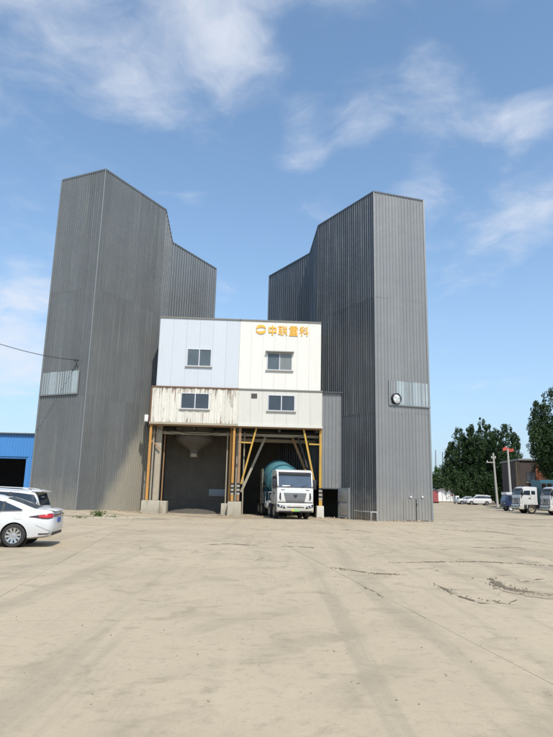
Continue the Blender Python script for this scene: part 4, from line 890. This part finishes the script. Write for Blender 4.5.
def cab(t, paint, W=2.5, gl='glass_truck', zb=.95, zr=3.25, Lc=2.05, front_detail=True, zo=0):
    """cab-over cab; local +x forward, front face at x = 0"""
    h = W / 2
    prof = [(-Lc, zb), (-.02, zb), (0.0, 1.30), (-.03, 2.02), (-.26, zr - .32), (-.42, zr - .10), (-.75, zr), (-Lc, zr - .04)]
    body = MB().prism(prof, 'y', -h, h).build('cab', paint, t, bevel=.07, bseg=3)
    def face(zc):   # x of the raked front at a height
        for (xa, za), (xb, zb_) in zip(prof[1:], prof[2:]):
            if za <= zc <= zb_: return xa + (xb - xa) * (zc - za) / (zb_ - za)
        return -.4
    def fq(y0, y1, z0, z1, off, m, name, par, in0=0, thick=.03):
        x0, x1 = face(z0), face(z1); vs = [(x0 + off, y0 + in0, z0), (x0 + off, y1 - in0, z0), (x1 + off, y1, z1), (x1 + off, y0, z1)]; vs += [(x - thick - off, y, z) for x, y, z in vs]
        return MB().add(vs, [(0, 1, 2, 3), (7, 6, 5, 4), (0, 4, 5, 1), (1, 5, 6, 2), (2, 6, 7, 3), (3, 7, 4, 0)]).build(name, m, par)
    sur = fq(-h + .03, h - .03, 2.06, zr - .16, .006, 'black_plastic', 'windscreen_surround', t)
    fq(-h + .12, h - .12, 2.12, zr - .36, .014, gl, 'windscreen', sur)
    MB().prism([(face(zr - .2) + .02, zr - .26), (face(zr - .2) + .22, zr - .34), (face(zr - .2) + .24, zr - .30), (face(zr - .1), zr - .15)], 'y', -h + .12, h - .12).build('sun_visor', 'black_plastic', t, bevel=.01)
    MB().box(face(2.12) + .012, face(2.12) + .02, -.9, -.35, 2.15, 2.22).build('dash_paper', 'hut_white', sur)
    for sg in (-1, 1):
        MB().prism([(face(2.06) + .01, 2.06), (face(zr - .3) + .01, zr - .3), (face(zr - .3) - .14, zr - .3), (face(2.06) - .22, 2.06)], 'y', sg * (h - .02), sg * (h + .006)).build('corner_trim', 'black_plastic', sur)
    for y in (-.55, .45): MB().bar((face(2.12) + .03, y, 2.12), (face(2.45) + .035, y + .55, 2.30), .02, .03).build('wiper', 'rubber', sur)
    if front_detail:
        g = MB().prism([(-.78, 1.72), (.78, 1.72), (.64, 1.16), (-.64, 1.16)], 'x', face(1.45) - .05, face(1.45) + .03).build('grille', 'grille_metal', t, bevel=.012)
        for k in range(6): z = 1.24 + k * .078; w_ = .62 + (z - 1.16) * .24; MB().box(face(1.45) + .03, face(1.45) + .045, -w_, w_, z, z + .03).build('grille_slat', 'grille_slat_metal', g)
        mb = MB()
        for ya, za, yb, zb__ in ((0, 1.40, 0, 1.60), (-.10, 1.58, 0, 1.46), (.10, 1.58, 0, 1.46)): mb.bar((face(1.45) + .055, ya, za), (face(1.45) + .055, yb, zb__), .04, .02)
        mb.prism([(-.13, 1.61), (.13, 1.61), (.12, 1.47), (0, 1.37), (-.12, 1.47)], 'x', face(1.45) + .03, face(1.45) + .048); mb.build('badge', 'alloy_dark', g)
        for sg in (-1, 1):
            MB().prism([(sg * .98, 1.72), (sg * 1.06, 1.72), (sg * 1.10, 1.40), (sg * 1.03, 1.22), (sg * .97, 1.26)], 'x', face(1.5) - .02, face(1.5) + .02).build('air_slot', 'black_plastic', t)
            MB().box(face(1.9) - .02, face(1.9) + .015, sg * .85 - .12, sg * .85 + .12, 1.90, 1.93).build('trim_mark', 'black_plastic', t)
    MB().box(-.3, .012, -h + .06, h - .06, 1.065, 1.12).build('gap_line', 'rubber', t)
    # bumper
    bp = MB().prism([(-.45, .48), (.06, .46), (.12, .58), (.10, .98), (.02, 1.06), (-.45, 1.06)], 'y', -h - .0, h + .0).build('bumper', paint, t, bevel=.05, bseg=3)
    MB().box(-.1, .112, -h + .12, h - .12, .455, .55).build('valance', 'black_plastic', bp, bevel=.02)
    MB().box(.095, .115, -.58, .58, .74, .82).build('air_intake', 'black_plastic', bp, bevel=.01)
    pl = MB().box(.10, .135, -.26, .26, .52, .66).build('number_plate', 'plate_green', bp); MB().box(.10, .139, -.26, -.12, .521, .659).build('plate_end', 'plate_yellow', pl)
    for sg in (-1, 1):
        hl = MB().prism([(sg * .70, .66), (sg * 1.21, .80), (sg * 1.235, 1.0), (sg * 1.05, .95), (sg * .70, .80)], 'x', .04, .122).build('headlamp', 'black_plastic', bp, bevel=.01)
        MB().lathe([(0, .07), (.02, .06), (.03, .001)], Matrix.Translation((.118, sg * 1.04, .86)), 14).build('lens', 'lamp_clear', hl); MB().lathe([(0, .05), (.02, .045), (.03, .001)], Matrix.Translation((.118, sg * .87, .785)), 14).build('lens', 'lamp_clear', hl)
        # side: door window, seam, handle, step, mirror
        y = sg * (h + .004)
        dw = MB().prism([(-.34, 2.05), (-.50, zr - .45), (-1.15, zr - .42), (-1.15, 2.02)], 'y', y - .03 * sg, y + .008 * sg).build('side_window', 'glass_car', t)
        MB().prism([(-1.28, 2.1), (-1.28, zr - .45), (-1.72, zr - .45), (-1.72, 2.1)], 'y', y - .03 * sg, y + .008 * sg).build('side_window', 'glass_car', t)
        for xa in (-.22, -1.22): MB().box(xa - .008, xa + .008, min(y, y + .003 * sg), max(y, y + .003 * sg), 1.12, 2.0).build('door_seam', 'rubber', t)
        MB().box(-1.15, -.98, min(y, y + .03 * sg), max(y, y + .03 * sg), 1.62, 1.74).build('door_handle', 'black_plastic', t, bevel=.01)
        MB().prism([(-1.95, 1.0), (-1.95, 1.25), (-1.75, 1.42), (-.95, 1.42), (-.72, 1.15), (-.72, .60), (-.78, .55), (-.80, .98)], 'y', sg * (h - .30), sg * (h + .02)).build('wheel_fender', paint if sg else paint, t)
        MB().box(-.72, -.40, sg * (h - .25), sg * (h + .01), .50, .95).build('step', 'black_plastic', t, bevel=.02)
        mm = MB().box(-.30, -.18, sg * (h + .14) - .11, sg * (h + .14) + .11, 1.98, 2.62).build('mirror', 'black_plastic', t, bevel=.03); MB().tube([(-.4, sg * (h - .02), 2.66), (-.24, sg * (h + .14), 2.66), (-.24, sg * (h + .14), 2.0), (-.4, sg * (h - .02), 1.98)], .02, 6).build('mirror_arm', 'black_plastic', mm)
def truck_chassis(t, L, axles, r=.50, dual_from=2):
    for sg in (-1, 1): MB().box(-L, -.5, sg * .42 - .05, sg * .42 + .05, .75, 1.0).build('chassis_rail', 'black_plastic', t)
    for k, x in enumerate(axles):
        MB().tube([(x, -.95, r), (x, .95, r)], .09, 10).build('axle', 'black_plastic', t)
        for sg in (-1, 1):
            wheel(t, x, sg * 1.06, r, .30, sg, 'dusty_steel', truck=True)
            if k >= dual_from: wheel(t, x, sg * .72, r, .29, sg, 'dish', truck=True)
# --- concrete mixer under the right bay
q = gz(295.0, 519.5); HA = R(-79.5)
mx = thing('mixer_truck', 'white concrete mixer truck with teal drum in the right loading bay', 'truck', (q.x, q.y + .2, 0), HA)
cab(mx, 'paint_truck', zr=3.28); truck_chassis(mx, 9.3, [-1.35, -3.15, -6.6, -7.95])
dm = Matrix.Translation((-2.75, 0, 2.25)) @ Matrix.Rotation(R(12) + math.pi, 4, 'Y') @ Matrix.Rotation(math.pi, 4, 'X')
dm = Matrix.Translation((-2.75, 0, 2.35)) @ Matrix.Rotation(R(180 + 11), 4, 'Y')
prof = [(0, .001), (.05, .55), (.35, .80), (1.3, 1.12), (1.6, 1.19), (3.1, 1.20), (3.4, 1.14), (5.0, .74), (5.6, .58), (5.7, .46), (5.6, .40)]
dr = MB().lathe(prof, dm, 40).build('drum', 'paint_teal', mx, smooth=True, auto=50)
for x0 in (1.25, 3.35): MB().lathe([(x0, 1.12 if x0 < 2 else 1.15), (x0, 1.225), (x0 + .10, 1.235), (x0 + .10, 1.15)], dm, 40).build('drum_band', 'paint_teal_dark', dr, smooth=True, auto=30)
MB().box(-2.95, -2.45, -.6, .6, 1.0, 2.1).build('drum_pedestal', 'paint_teal_dark', mx, bevel=.04); MB().prism([(-7.6, 1.0), (-8.6, 1.0), (-8.4, 2.6), (-7.9, 2.6)], 'y', -.75, .75).build('rear_pedestal', 'paint_teal_dark', mx, bevel=.03)
MB().lathe([(0, .75), (.3, .75), (.9, .32), (1.0, .32)], Matrix.Translation((-8.9, 0, 3.75)) @ Matrix.Rotation(R(90), 4, 'Y'), 20).build('loading_hopper', 'paint_teal_dark', mx, smooth=True, auto=30)
MB().prism([(-.45, .0), (-.3, -.2), (.3, -.2), (.45, 0), (.4, .02), (.28, -.16), (-.28, -.16), (-.4, .02)], 'x', -9.9, -8.9).build('chute', 'paint_truck', mx).location = (0, 0, 1.9)
for sg in (-1, 1):
    MB().lathe([(-4.9, .30), (-4.88, .32), (-3.98, .32), (-3.96, .30)], Matrix.Translation((0, sg * .95, .85)), 20, True).build('fuel_tank', 'galvanised', mx, smooth=True, auto=40)
    MB().prism([(-8.7, .9), (-8.6, 1.15), (-5.9, 1.15), (-5.8, .9), (-5.85, .9), (-5.95, 1.11), (-8.55, 1.11), (-8.65, .9)], 'y', sg * .75, sg * 1.24).build('mudguard', 'black_plastic', mx)
    MB().lathe([(0, .35), (.75, .35)], Matrix.Translation((-2.9, sg * .85, 1.45)), 18, True).build('water_tank', 'paint_truck', mx)
# side ladder up to the drum (on the near-left flank in view)
ld = MB(); ly = -1.28
for x in (-6.5, -5.8): ld.tube([(x, ly, .9), (x, ly, 3.5)], .03, 6)
for k in range(6): ld.tube([(-6.5, ly, 1.2 + k * .44), (-5.8, ly, 1.2 + k * .44)], .03, 6)
for z in (1.0, 2.2): ld.tube([(-6.1, ly, z), (-6.1, -.5, z)], .03, 6)
ld.build('ladder', 'dusty_steel', mx)
for x in (-3.2, -4.6, -5.4): MB().tube([(x, -1.24, .95), (x, -1.24, 1.75), (x, -.5, 1.75)], .025, 6).build('side_guard', 'galvanised', mx)

# --- two white trucks at the far right
def cargo_truck(label, loc, rz, bodycol, L, boxz, group):
    t = thing('cargo_truck', label, 'truck', loc, rz, group); cab(t, 'paint_truck', W=2.4, gl='glass_black', zr=2.95, Lc=1.95, front_detail=True); truck_chassis(t, L, [-1.25, -L + 2.6, -L + 1.3], .50, 1)
    b = thing('x', 'x', 'x'); bpy.data.objects.remove(b)
    MB().box(-L, -2.35, -1.2, 1.2, 1.05, 1.2).build('bed', 'grey_steel', t)
    n = 9
    for sg in (-1, 1):
        MB().box(-L, -2.35, sg * 1.17 - .025, sg * 1.17 + .025, 1.2, 2.5).build('side_board', bodycol, t)
        for k in range(n + 1): x = -L + (L - 2.4) * k / n; MB().box(x - .04, x + .04, sg * 1.21 - .03, sg * 1.21 + .03, 1.2, boxz - .35).build('side_rib', bodycol, t)
        MB().box(-L, -2.35, sg * 1.20 - .045, sg * 1.20 + .045, boxz - .4, boxz).build('top_rail', bodycol, t)
    for x in (-L + .02, -2.37): MB().box(x - .03, x + .03, -1.15, 1.15, 1.2, boxz - .05).build('end_board', bodycol, t)
    MB().box(-L + .05, -2.4, -1.12, 1.12, boxz - .3, boxz - .12).build('tarpaulin', 'paint_teal_dark', t, bevel=.05)
    return t
q = aty(520.5, 509, 68.5); z0 = gh(q.x, 68.5); cargo_truck('white cargo truck with high teal body, parked by the poles', (q.x, 69.7, z0), math.pi, 'paint_teal_dark', 8.2, 3.75, 'white trucks parked at the right edge')
q = aty(551.0, 509, 64.0); z0 = gh(q.x, 64.0); cargo_truck('white truck with pale green body, cut off by the right edge', (q.x, 65.3, z0), math.pi, 'paint_green_pale', 8.2, 3.7, 'white trucks parked at the right edge')
# small dark blue farm truck with white roof, left of them
q = aty(509, 511, 76.0); z0 = gh(q.x, 76)
bt = thing('small_truck', 'small dark blue truck with white roof left of the white trucks', 'truck', (aty(503.5, 511, 77).x, 77, z0), math.pi)
MB().prism([(-1.3, .6), (.0, .6), (.05, 1.2), (-.2, 1.95), (-1.3, 1.95)], 'y', -.85, .85).build('cab', 'paint_blue', bt, bevel=.06); MB().prism([(.02, 1.25), (-.2, 1.9), (-.23, 1.9), (-.02, 1.25)], 'y', -.74, .74).build('windscreen', 'glass_car', bt).location = (.03, 0, 0)
MB().box(-1.35, -.12, -.88, .88, 1.96, 2.30).build('roof', 'paint_white', bt, bevel=.08); MB().box(-4.2, -1.4, -.9, .9, .75, 1.35).build('bed', 'paint_blue', bt, bevel=.02); MB().box(-.1, .12, -.8, .8, .45, .7).build('bumper', 'black_plastic', bt, bevel=.02)
for sg in (-1, 1):
    wheel(bt, -.6, sg * .78, .33, .2, sg, 'dish', truck=True); wheel(bt, -3.3, sg * .78, .36, .24, sg, 'dish', truck=True)
    MB().lathe([(0, .10), (.03, .08), (.04, .001)], Matrix.Translation((.04, sg * .62, .95)), 12).build('headlamp', 'lamp_clear', bt); MB().box(-1.1, -.35, sg * .855 - .005, sg * .855 + .005, 1.3, 1.85).build('side_window', 'glass_car', bt)

# ------------------------------------------------------------------ background right
def pole(px, ytop, ybot, y, r, m, label, arms=(), name='utility_pole'):
    b = aty(px[1], ybot, y); tpt = aty(px[0], ytop, y); g = gh(b.x, y); t = thing(name, label, 'pole', (b.x, y, g)); H = tpt.z - g; lx = tpt.x - b.x
    MB().tube([(0, 0, -.2), (lx, 0, H)], r, 10, r1=r * .65).build('shaft', m, t)
    for hh, w, off in arms:
        a = MB().box(lx * hh / H - w / 2 + off, lx * hh / H + w / 2 + off, -.07, .07, hh - .07, hh + .07).build('crossarm', m, t)
        for s_ in (-.42, .42): MB().lathe([(0, .05), (.08, .09), (.16, .09), (.2, .03)], Matrix.Translation((lx * hh / H + off + s_ * w, 0, hh + .06)) @ Matrix.Rotation(R(-90), 4, 'Y'), 8).build('insulator', 'hut_white', a)
    return t, H, lx
q = aty(493, 453, 95); Hp = q.z
pole((493, 497.5), 453, 503, 95, .19, 'pole_concrete', 'grey concrete utility pole with a short crossarm before the trees', [(Hp - 1.9, 1.3, -.5), (Hp - 1.2, .7, 0)])
tp, H, lx = pole((507.5, 511), 449, 497, 80, .17, 'pole_concrete', 'pale pole topped with a red flag behind the small blue truck', [])
vs = []; n = 12
for a in range(n + 1):
    for b in range(5): u = a / n; vs.append((lx - .62 + u * 1.35, .15 * math.sin(u * 5), H + .05 + .12 * math.sin(u * 6.5) - (b / 4) * (.36 - .06 * u) + (.14 * math.sin(math.pi * u)) * (1 - b / 4)))
vs2 = [(x, y + .03, z) for x, y, z in vs]; nb_ = len(vs)
fs = [(a * 5 + b, a * 5 + b + 1, a * 5 + b + 6, a * 5 + b + 5) for a in range(n) for b in range(4)]
MB().add(vs, fs).add(vs2, [tuple(reversed(f)) for f in fs]).build('flag', 'flag_red', tp, smooth=True)
tp2, H2, lx2 = pole((516, 518), 462, 488, 84, .16, 'wood_pole', 'brown timber pole just left of the brick building', [(2.0, .5, 0)])
tp3, H3, lx3 = pole((518.3, 520), 462, 488, 84.6, .15, 'wood_pole', 'second brown timber pole touching the brick building edge', [])
for k, (px, lab) in enumerate(((435.5, 'tall thin dark mast beside the right tower edge'), (442.5, 'thin dark mast just right of the taller mast'))): pole((px, px + .3), 450 + k * 2, 498, 160 + k, .14, 'pole_dark', lab, [], 'thin_mast')
# brick building
BY = 92.0; p0 = aty(521, 490, BY); zt = aty(530, 460.5, BY).z; g0 = gh(p0.x, BY) - .1
bb = thing('brick_building', 'dark brown two storey flat roofed building behind the white trucks', 'building', (p0.x, BY, g0), R(-4)); h = zt - g0; Wd = 14
MB().box(0, Wd, 0, 9, 0, h).build('wall', 'brick_brown', bb); MB().box(-.2, Wd + .2, -.25, 9.2, h, h + .25).build('parapet', 'roof_grey', bb)
for r_, zz_ in enumerate((1.1, h * .55)):
    for k in range(5):
        x0 = .9 + k * 2.7; w_ = MB().box(x0, x0 + 1.3, -.05, .1, zz_, zz_ + 1.5).build('window', 'grey_steel', bb); MB().box(x0 + .07, x0 + 1.23, -.062, -.051, zz_ + .07, zz_ + 1.43).build('pane', 'glass_dark', w_); MB().box(x0 - .08, x0 + 1.38, -.14, -.002, zz_ - .1, zz_ - .002).build('sill', 'sill', w_)
MB().box(2.3, 4.4, -.12, -.02, h * .55 - .3, h - .4).build('painted_panel', 'render_orange', bb)
# white hut with red end
HY = 118.0; a = aty(438.5, 504, HY); b = aty(454.8, 504, HY); g0 = gh(b.x, HY); zt = aty(446, 491, HY).z; zr = aty(445, 488, HY).z
hut = thing('site_hut', 'small white hut with red end wall beside the right tower', 'hut', (a.x, HY, g0), R(2)); w = b.x - a.x; h = zt - g0; hr = zr - g0
MB().box(0, w, 0, 5, .35, h).build('wall', 'hut_white', hut); MB().box(.1, w - .1, .1, 4.9, -.1, .35).build('base', 'concrete', hut); MB().box(-3.2, -.002, .02, 4.8, .2, h - .05).build('red_wing', 'hut_red', hut)
MB().prism([(-.25, h), (w / 2 - .2, hr), (w + .25, h), (w + .25, h + .12), (w / 2 - .2, hr + .15), (-.25, h + .12)], 'y', -.3, 5.2).add([], []).build('roof', 'roof_grey', hut)
MB().prism([(0, h), (w / 2 - .2, hr), (w, h)], 'y', .0, .1).build('gable', 'hut_white', hut)
for k in range(1, 4): x = w * k / 4; MB().box(x - .04, x + .04, -.03, .0, .35, h).build('door_seam', 'sill', hut)
MB().box(w * .80, w * .80 + .35, -.04, -.001, h * .6, h * .72).build('notice', 'flag_red', hut)
a = aty(456, 504, HY - 4); b = aty(459.3, 504, HY - 4); zt = aty(457, 495.8, HY - 4).z; g0 = gh(a.x, HY - 4)
kb = thing('service_cabinet', 'narrow white upright cabinet with dark window beside the hut', 'cabinet', (a.x, HY - 4, g0)); w = b.x - a.x; h = zt - g0
MB().box(0, w, 0, .6, 0, h).build('body', 'hut_white', kb, bevel=.05); MB().box(w * .3, w * .8, -.02, 0, h * .55, h * .85).build('window', 'glass_dark', kb); MB().box(-.05, w + .05, -.05, .65, -.1, .08).build('plinth', 'concrete', kb)
# two far parked cars
q = aty(467.5, 503.5, 112); car('parked_car', 'silver blue car parked under the trees beside the cabinet', (q.x, 112, gh(q.x, 112)), R(183), SEDAN, -1.35, .318, 'sedan', 'galvanised', 'cars parked under the far trees', True)
q = aty(478, 503.5, 110); car('parked_car', 'white car parked under the trees left of the concrete pole', (q.x, 110, gh(q.x, 110)), R(178), SUV, -1.3, .33, 'suv', 'paint_white', 'cars parked under the far trees', True)
# ------------------------------------------------------------------ blue shed on the left
SY = 62.0; zt = aty(20, 434.3, SY).z; xe = aty(45, 480, SY).x; zo = aty(15, 456.5, SY).z; xo = aty(26.5, 475, SY).x
sh = thing('blue_shed', 'bright blue corrugated shed with dark open front behind the left tower', 'shed', (0, 0, 0)); g = gh(-28, SY)
corr((-60, SY), (xe + 3, SY), zt, zo, .3, .04, outward=(0, -1)).build('front_cladding', 'shed_blue', sh); corr((xo, SY), (xe + 3, SY), zo + .05, g - .05, .3, .04, off=.004, outward=(0, -1)).build('front_cladding', 'shed_blue', sh)
MB().box(-60.2, xe + 3.2, SY - .25, SY - .02, zt, zt + .12).build('gutter', 'flashing_dark', sh); MB().add([(-60, SY, zt + .05), (xe + 3, SY, zt + .05), (xe + 3, SY + 18, zt + .9), (-60, SY + 18, zt + .9)], [(0, 1, 2, 3)]).build('roof', 'shed_blue', sh)
MB().box(-60, xe + 3, SY + 16, SY + 16.2, g - .1, zt + .7).build('rear_wall', 'interior_dark', sh); MB().box(xe + 2.8, xe + 3.0, SY + .1, SY + 16, g - .1, zt).build('side_wall', 'shed_blue', sh); MB().box(-60.2, -60, SY, SY + 16, g - .1, zt).build('side_wall', 'shed_blue', sh)
for k in range(4): x = xo - k * 9 - .1; MB().box(x - .12, x + .12, SY + .1, SY + .35, g - .1, zo).build('post', 'shed_blue' if k == 0 else 'interior_dark', sh)
MB().box(-60, xo + .1, SY + .08, SY + .3, zo - .2, zo - .01).build('lintel', 'shed_blue', sh)

# ------------------------------------------------------------------ trees and weeds
def leaves(centers, normals_jit, size, seed):
    r = np.random.default_rng(seed); n = len(centers)
    a = r.normal(size=(n, 3)); a /= np.linalg.norm(a, axis=1, keepdims=True); b = r.normal(size=(n, 3)); b -= a * (a * b).sum(1, keepdims=True); b /= np.linalg.norm(b, axis=1, keepdims=True)
    s = size * r.uniform(.6, 1.35, (n, 1)); l = s * r.uniform(.9, 1.5, (n, 1))
    v = np.stack([centers - a * s * .5, centers + b * l * .5 , centers + a * s * .5, centers - b * l * .5], 1).reshape(-1, 3)
    f = np.arange(4 * n).reshape(-1, 4); return v, f
def tree(name, label, base, h, plumes, seed, mname='leaf_dark', leaf=.185, trunk=.16, crown0=.08, per=9000, group=None):
    """plumes: (dx, dy, height fraction, radius) upright crown lobes that start low and taper to a tip"""
    r = np.random.default_rng(seed); t = thing(name, label, 'tree', base, 0, group)
    tk = MB().tube([(0, 0, -.2), (.05, 0, h * .2), (-.05, .05, h * .5), (0, 0, h * .8)], trunk, 8, r1=.04); pts = []
    for dx, dy, hf, rad in plumes:
        tk.tube([(0, 0, h * crown0 * .9), (dx * .45, dy * .45, h * hf * .4), (dx, dy, h * hf * .88)], trunk * .5, 6, r1=.02)
        H0, H1 = h * crown0, h * hf; rad *= 1.12; nc = int(150 * max(.5, rad / 1.6)); 
        for _ in range(nc):
            s = r.beta(1.15, 1.25); z = H0 + (H1 - H0) * s
            prof = (math.sin(math.pi * min(1, (s * .86 + .10))) ** .5) * (1 - .22 * s); ang = r.uniform(0, 2 * math.pi); rr_ = rad * prof * math.sqrt(r.uniform(.05, 1.0)) * (1.0 + .12 * math.sin(ang * 3 + z * 1.3 + seed))
            lean = min(1, s * 1.6); c = np.array([dx * lean + rr_ * math.cos(ang), dy * lean + rr_ * math.sin(ang), z]); cs = r.uniform(.28, .62) * (.5 + .3 * rad) * (1 - .40 * s); k = int(per / nc)
            off = r.normal(size=(k, 3)); off /= np.linalg.norm(off, axis=1, keepdims=True); off *= (r.uniform(.35, 1, (k, 1)) ** .6) * cs; off[:, 2] *= 1.6; pts.append(c + off)
    tk.build('trunk', 'bark', t, smooth=True)
    v, f = leaves(np.concatenate(pts), 0, leaf, seed); me = bpy.data.meshes.new('crown'); me.from_pydata(v.tolist(), [], f.tolist()); me.materials.append(M[mname]); o = bpy.data.objects.new('crown', me); COL.objects.link(o); o.parent = t
    return t
def tree_px(label, px, ytop, y, plumes, seed, **k):
    top = aty(px, ytop, y); g = gh(top.x, y); return tree(k.pop('name', 'poplar_tree'), label, (top.x, y, g - .05), top.z - g, plumes, seed, **k)
G_ = 'tall trees behind the yard'
tree_px('slim leftmost dark tree of the row, rising beside the masts', 459, 428, 122, [(0, 0, 1, 1.9), (-1.6, .5, .80, 1.6), (1.4, 0, .86, 1.6), (-2.6, -.4, .55, 1.5)], 21, group=G_)
tree_px('dark tree second from the left in the row, lower and broad', 469, 427, 128, [(0, 0, 1, 1.7), (1.8, .5, .9, 1.6), (-1.6, 0, .88, 1.6), (0, -1.5, .7, 1.9)], 22, group=G_)
tree_px('tallest dark tree at the centre of the row', 481, 418, 120, [(0, 0, 1, 1.6), (-1.9, .4, .93, 1.5), (1.5, .6, .94, 1.5), (-.6, -1.3, .75, 1.9), (2.3, 0, .72, 1.6)], 23, group=G_)
tree_px('rounded dark tree at the right end of the row', 506, 424, 116, [(0, 0, 1, 1.9), (-1.8, .3, .93, 1.5), (1.6, .4, .90, 1.5), (0, -1.2, .7, 2.1), (1.8, 0, .62, 1.5)], 24, group=G_)
tree_px('dark tree filling the gap between the centre and right trees', 492, 432, 127, [(0, 0, 1, 1.6), (1.6, 0, .8, 1.7), (-1.4, .4, .85, 1.6)], 25, group=G_)
tree_px('lighter green bushy tree beside the right tower behind the hut', 440, 466, 132, [(0, 0, 1, 2.4), (-2.6, 0, .92, 2.3), (2.4, 0, .80, 2.2), (4.6, 0, .60, 2.0)], 26, mname='leaf_mid', name='bushy_tree', crown0=.05)
tree_px('low dark bushy tree behind the parked cars', 474, 468, 119, [(0, 0, 1, 2.6), (-3.2, 0, .9, 2.4), (3.2, 0, .9, 2.4), (6, 0, .85, 2.2), (-5.8, 0, .7, 2.0)], 27, name='bushy_tree', crown0=.04)
tree_px('low dark bushy tree behind the flag pole', 506, 470, 117, [(0, 0, 1, 2.4), (-3.0, 0, .9, 2.2), (2.6, 0, .85, 2.2)], 28, name='bushy_tree', crown0=.04)
tree_px('large dark tree cut off by the right edge of the photo', 552, 389, 82, [(0, 0, 1, 2.2), (-1.9, .4, .88, 1.8), (1.9, .4, .92, 1.8), (-2.2, -.6, .68, 2.2), (0, -1.4, .72, 2.6), (2.6, -.4, .7, 2.3)], 29, crown0=.28, leaf=.16, per=12000)
tree_px('dark tree standing beyond the right edge beside the large tree', 580, 400, 86, [(0, 0, 1, 2.2), (-2.0, .4, .9, 2.0), (2.0, .4, .9, 2.0)], 30, crown0=.22, per=7000)
# weeds at the foot of the left tower
def weed(label, px, py, hgt, n, seed, w=.4):
    r = np.random.default_rng(seed); q = gz(px, py, .2); z = gh(q.x, q.y); mb = MB()
    for k in range(n):
        bx, by = r.normal(0, w * .5), r.normal(0, .12); dx, dy = r.normal(0, .22), r.normal(0, .18); hh = hgt * r.uniform(.5, 1.1); wd = r.uniform(.012, .03)
        for s_ in range(2):
            z0, z1 = hh * s_ / 2, hh * (s_ + 1) / 2; f0, f1 = s_ / 2, (s_ + 1) / 2; w0, w1 = wd * (1 - f0 * .6), wd * (1 - f1) + .002
            mb.add([(bx + dx * f0 ** 1.5 - w0, by + dy * f0, z0), (bx + dx * f0 ** 1.5 + w0, by + dy * f0, z0), (bx + dx * f1 ** 1.5 + w1, by + dy * f1, z1), (bx + dx * f1 ** 1.5 - w1, by + dy * f1, z1)], [(0, 1, 2, 3)])
        for _ in range(5):
            a = r.normal(size=3) * .05; c = np.array([bx + dx * .7, by + dy * .7, hh * r.uniform(.3, 1)]) + a; u_ = r.normal(size=3) * .022; v_ = r.normal(size=3) * .022; mb.add([c - u_, c + v_, c + u_, c - v_], [(0, 1, 2, 3)])
    o = mb.build('weed_tuft', 'leaf_weed'); o.location = (q.x, q.y, z); tag(o, label, 'weeds', 'weeds growing along the foot of the left tower', 'stuff'); return o
weed('largest green weed tuft at the foot of the left tower', 98, 514.2, .5, 40, 1, .26); weed('small weed tuft left of the largest one by the tower foot', 80, 514.6, .18, 10, 2, .3); weed('small weed tuft right of the largest one by the tower foot', 113, 514.2, .18, 10, 3, .3)
# low kerb along the left tower foot
kb0, kb1 = gz(58, 516.2, .1), gz(150, 517.0, .1)
kt = thing('kerb', 'worn low concrete kerb in front of the left tower', 'kerb', (kb0.x, kb0.y, 0), math.atan2((kb1 - kb0).y, (kb1 - kb0).x)); L = (kb1 - kb0).length; n = 8
for k in range(n):
    x0, x1 = L * k / n + .01, L * (k + 1) / n - .01; MB().box(x0, x1, random.uniform(-.02, .02), .3, -.1, .07 + random.uniform(-.02, .02)).build('kerb_stone', 'concrete', kt, bevel=.02)
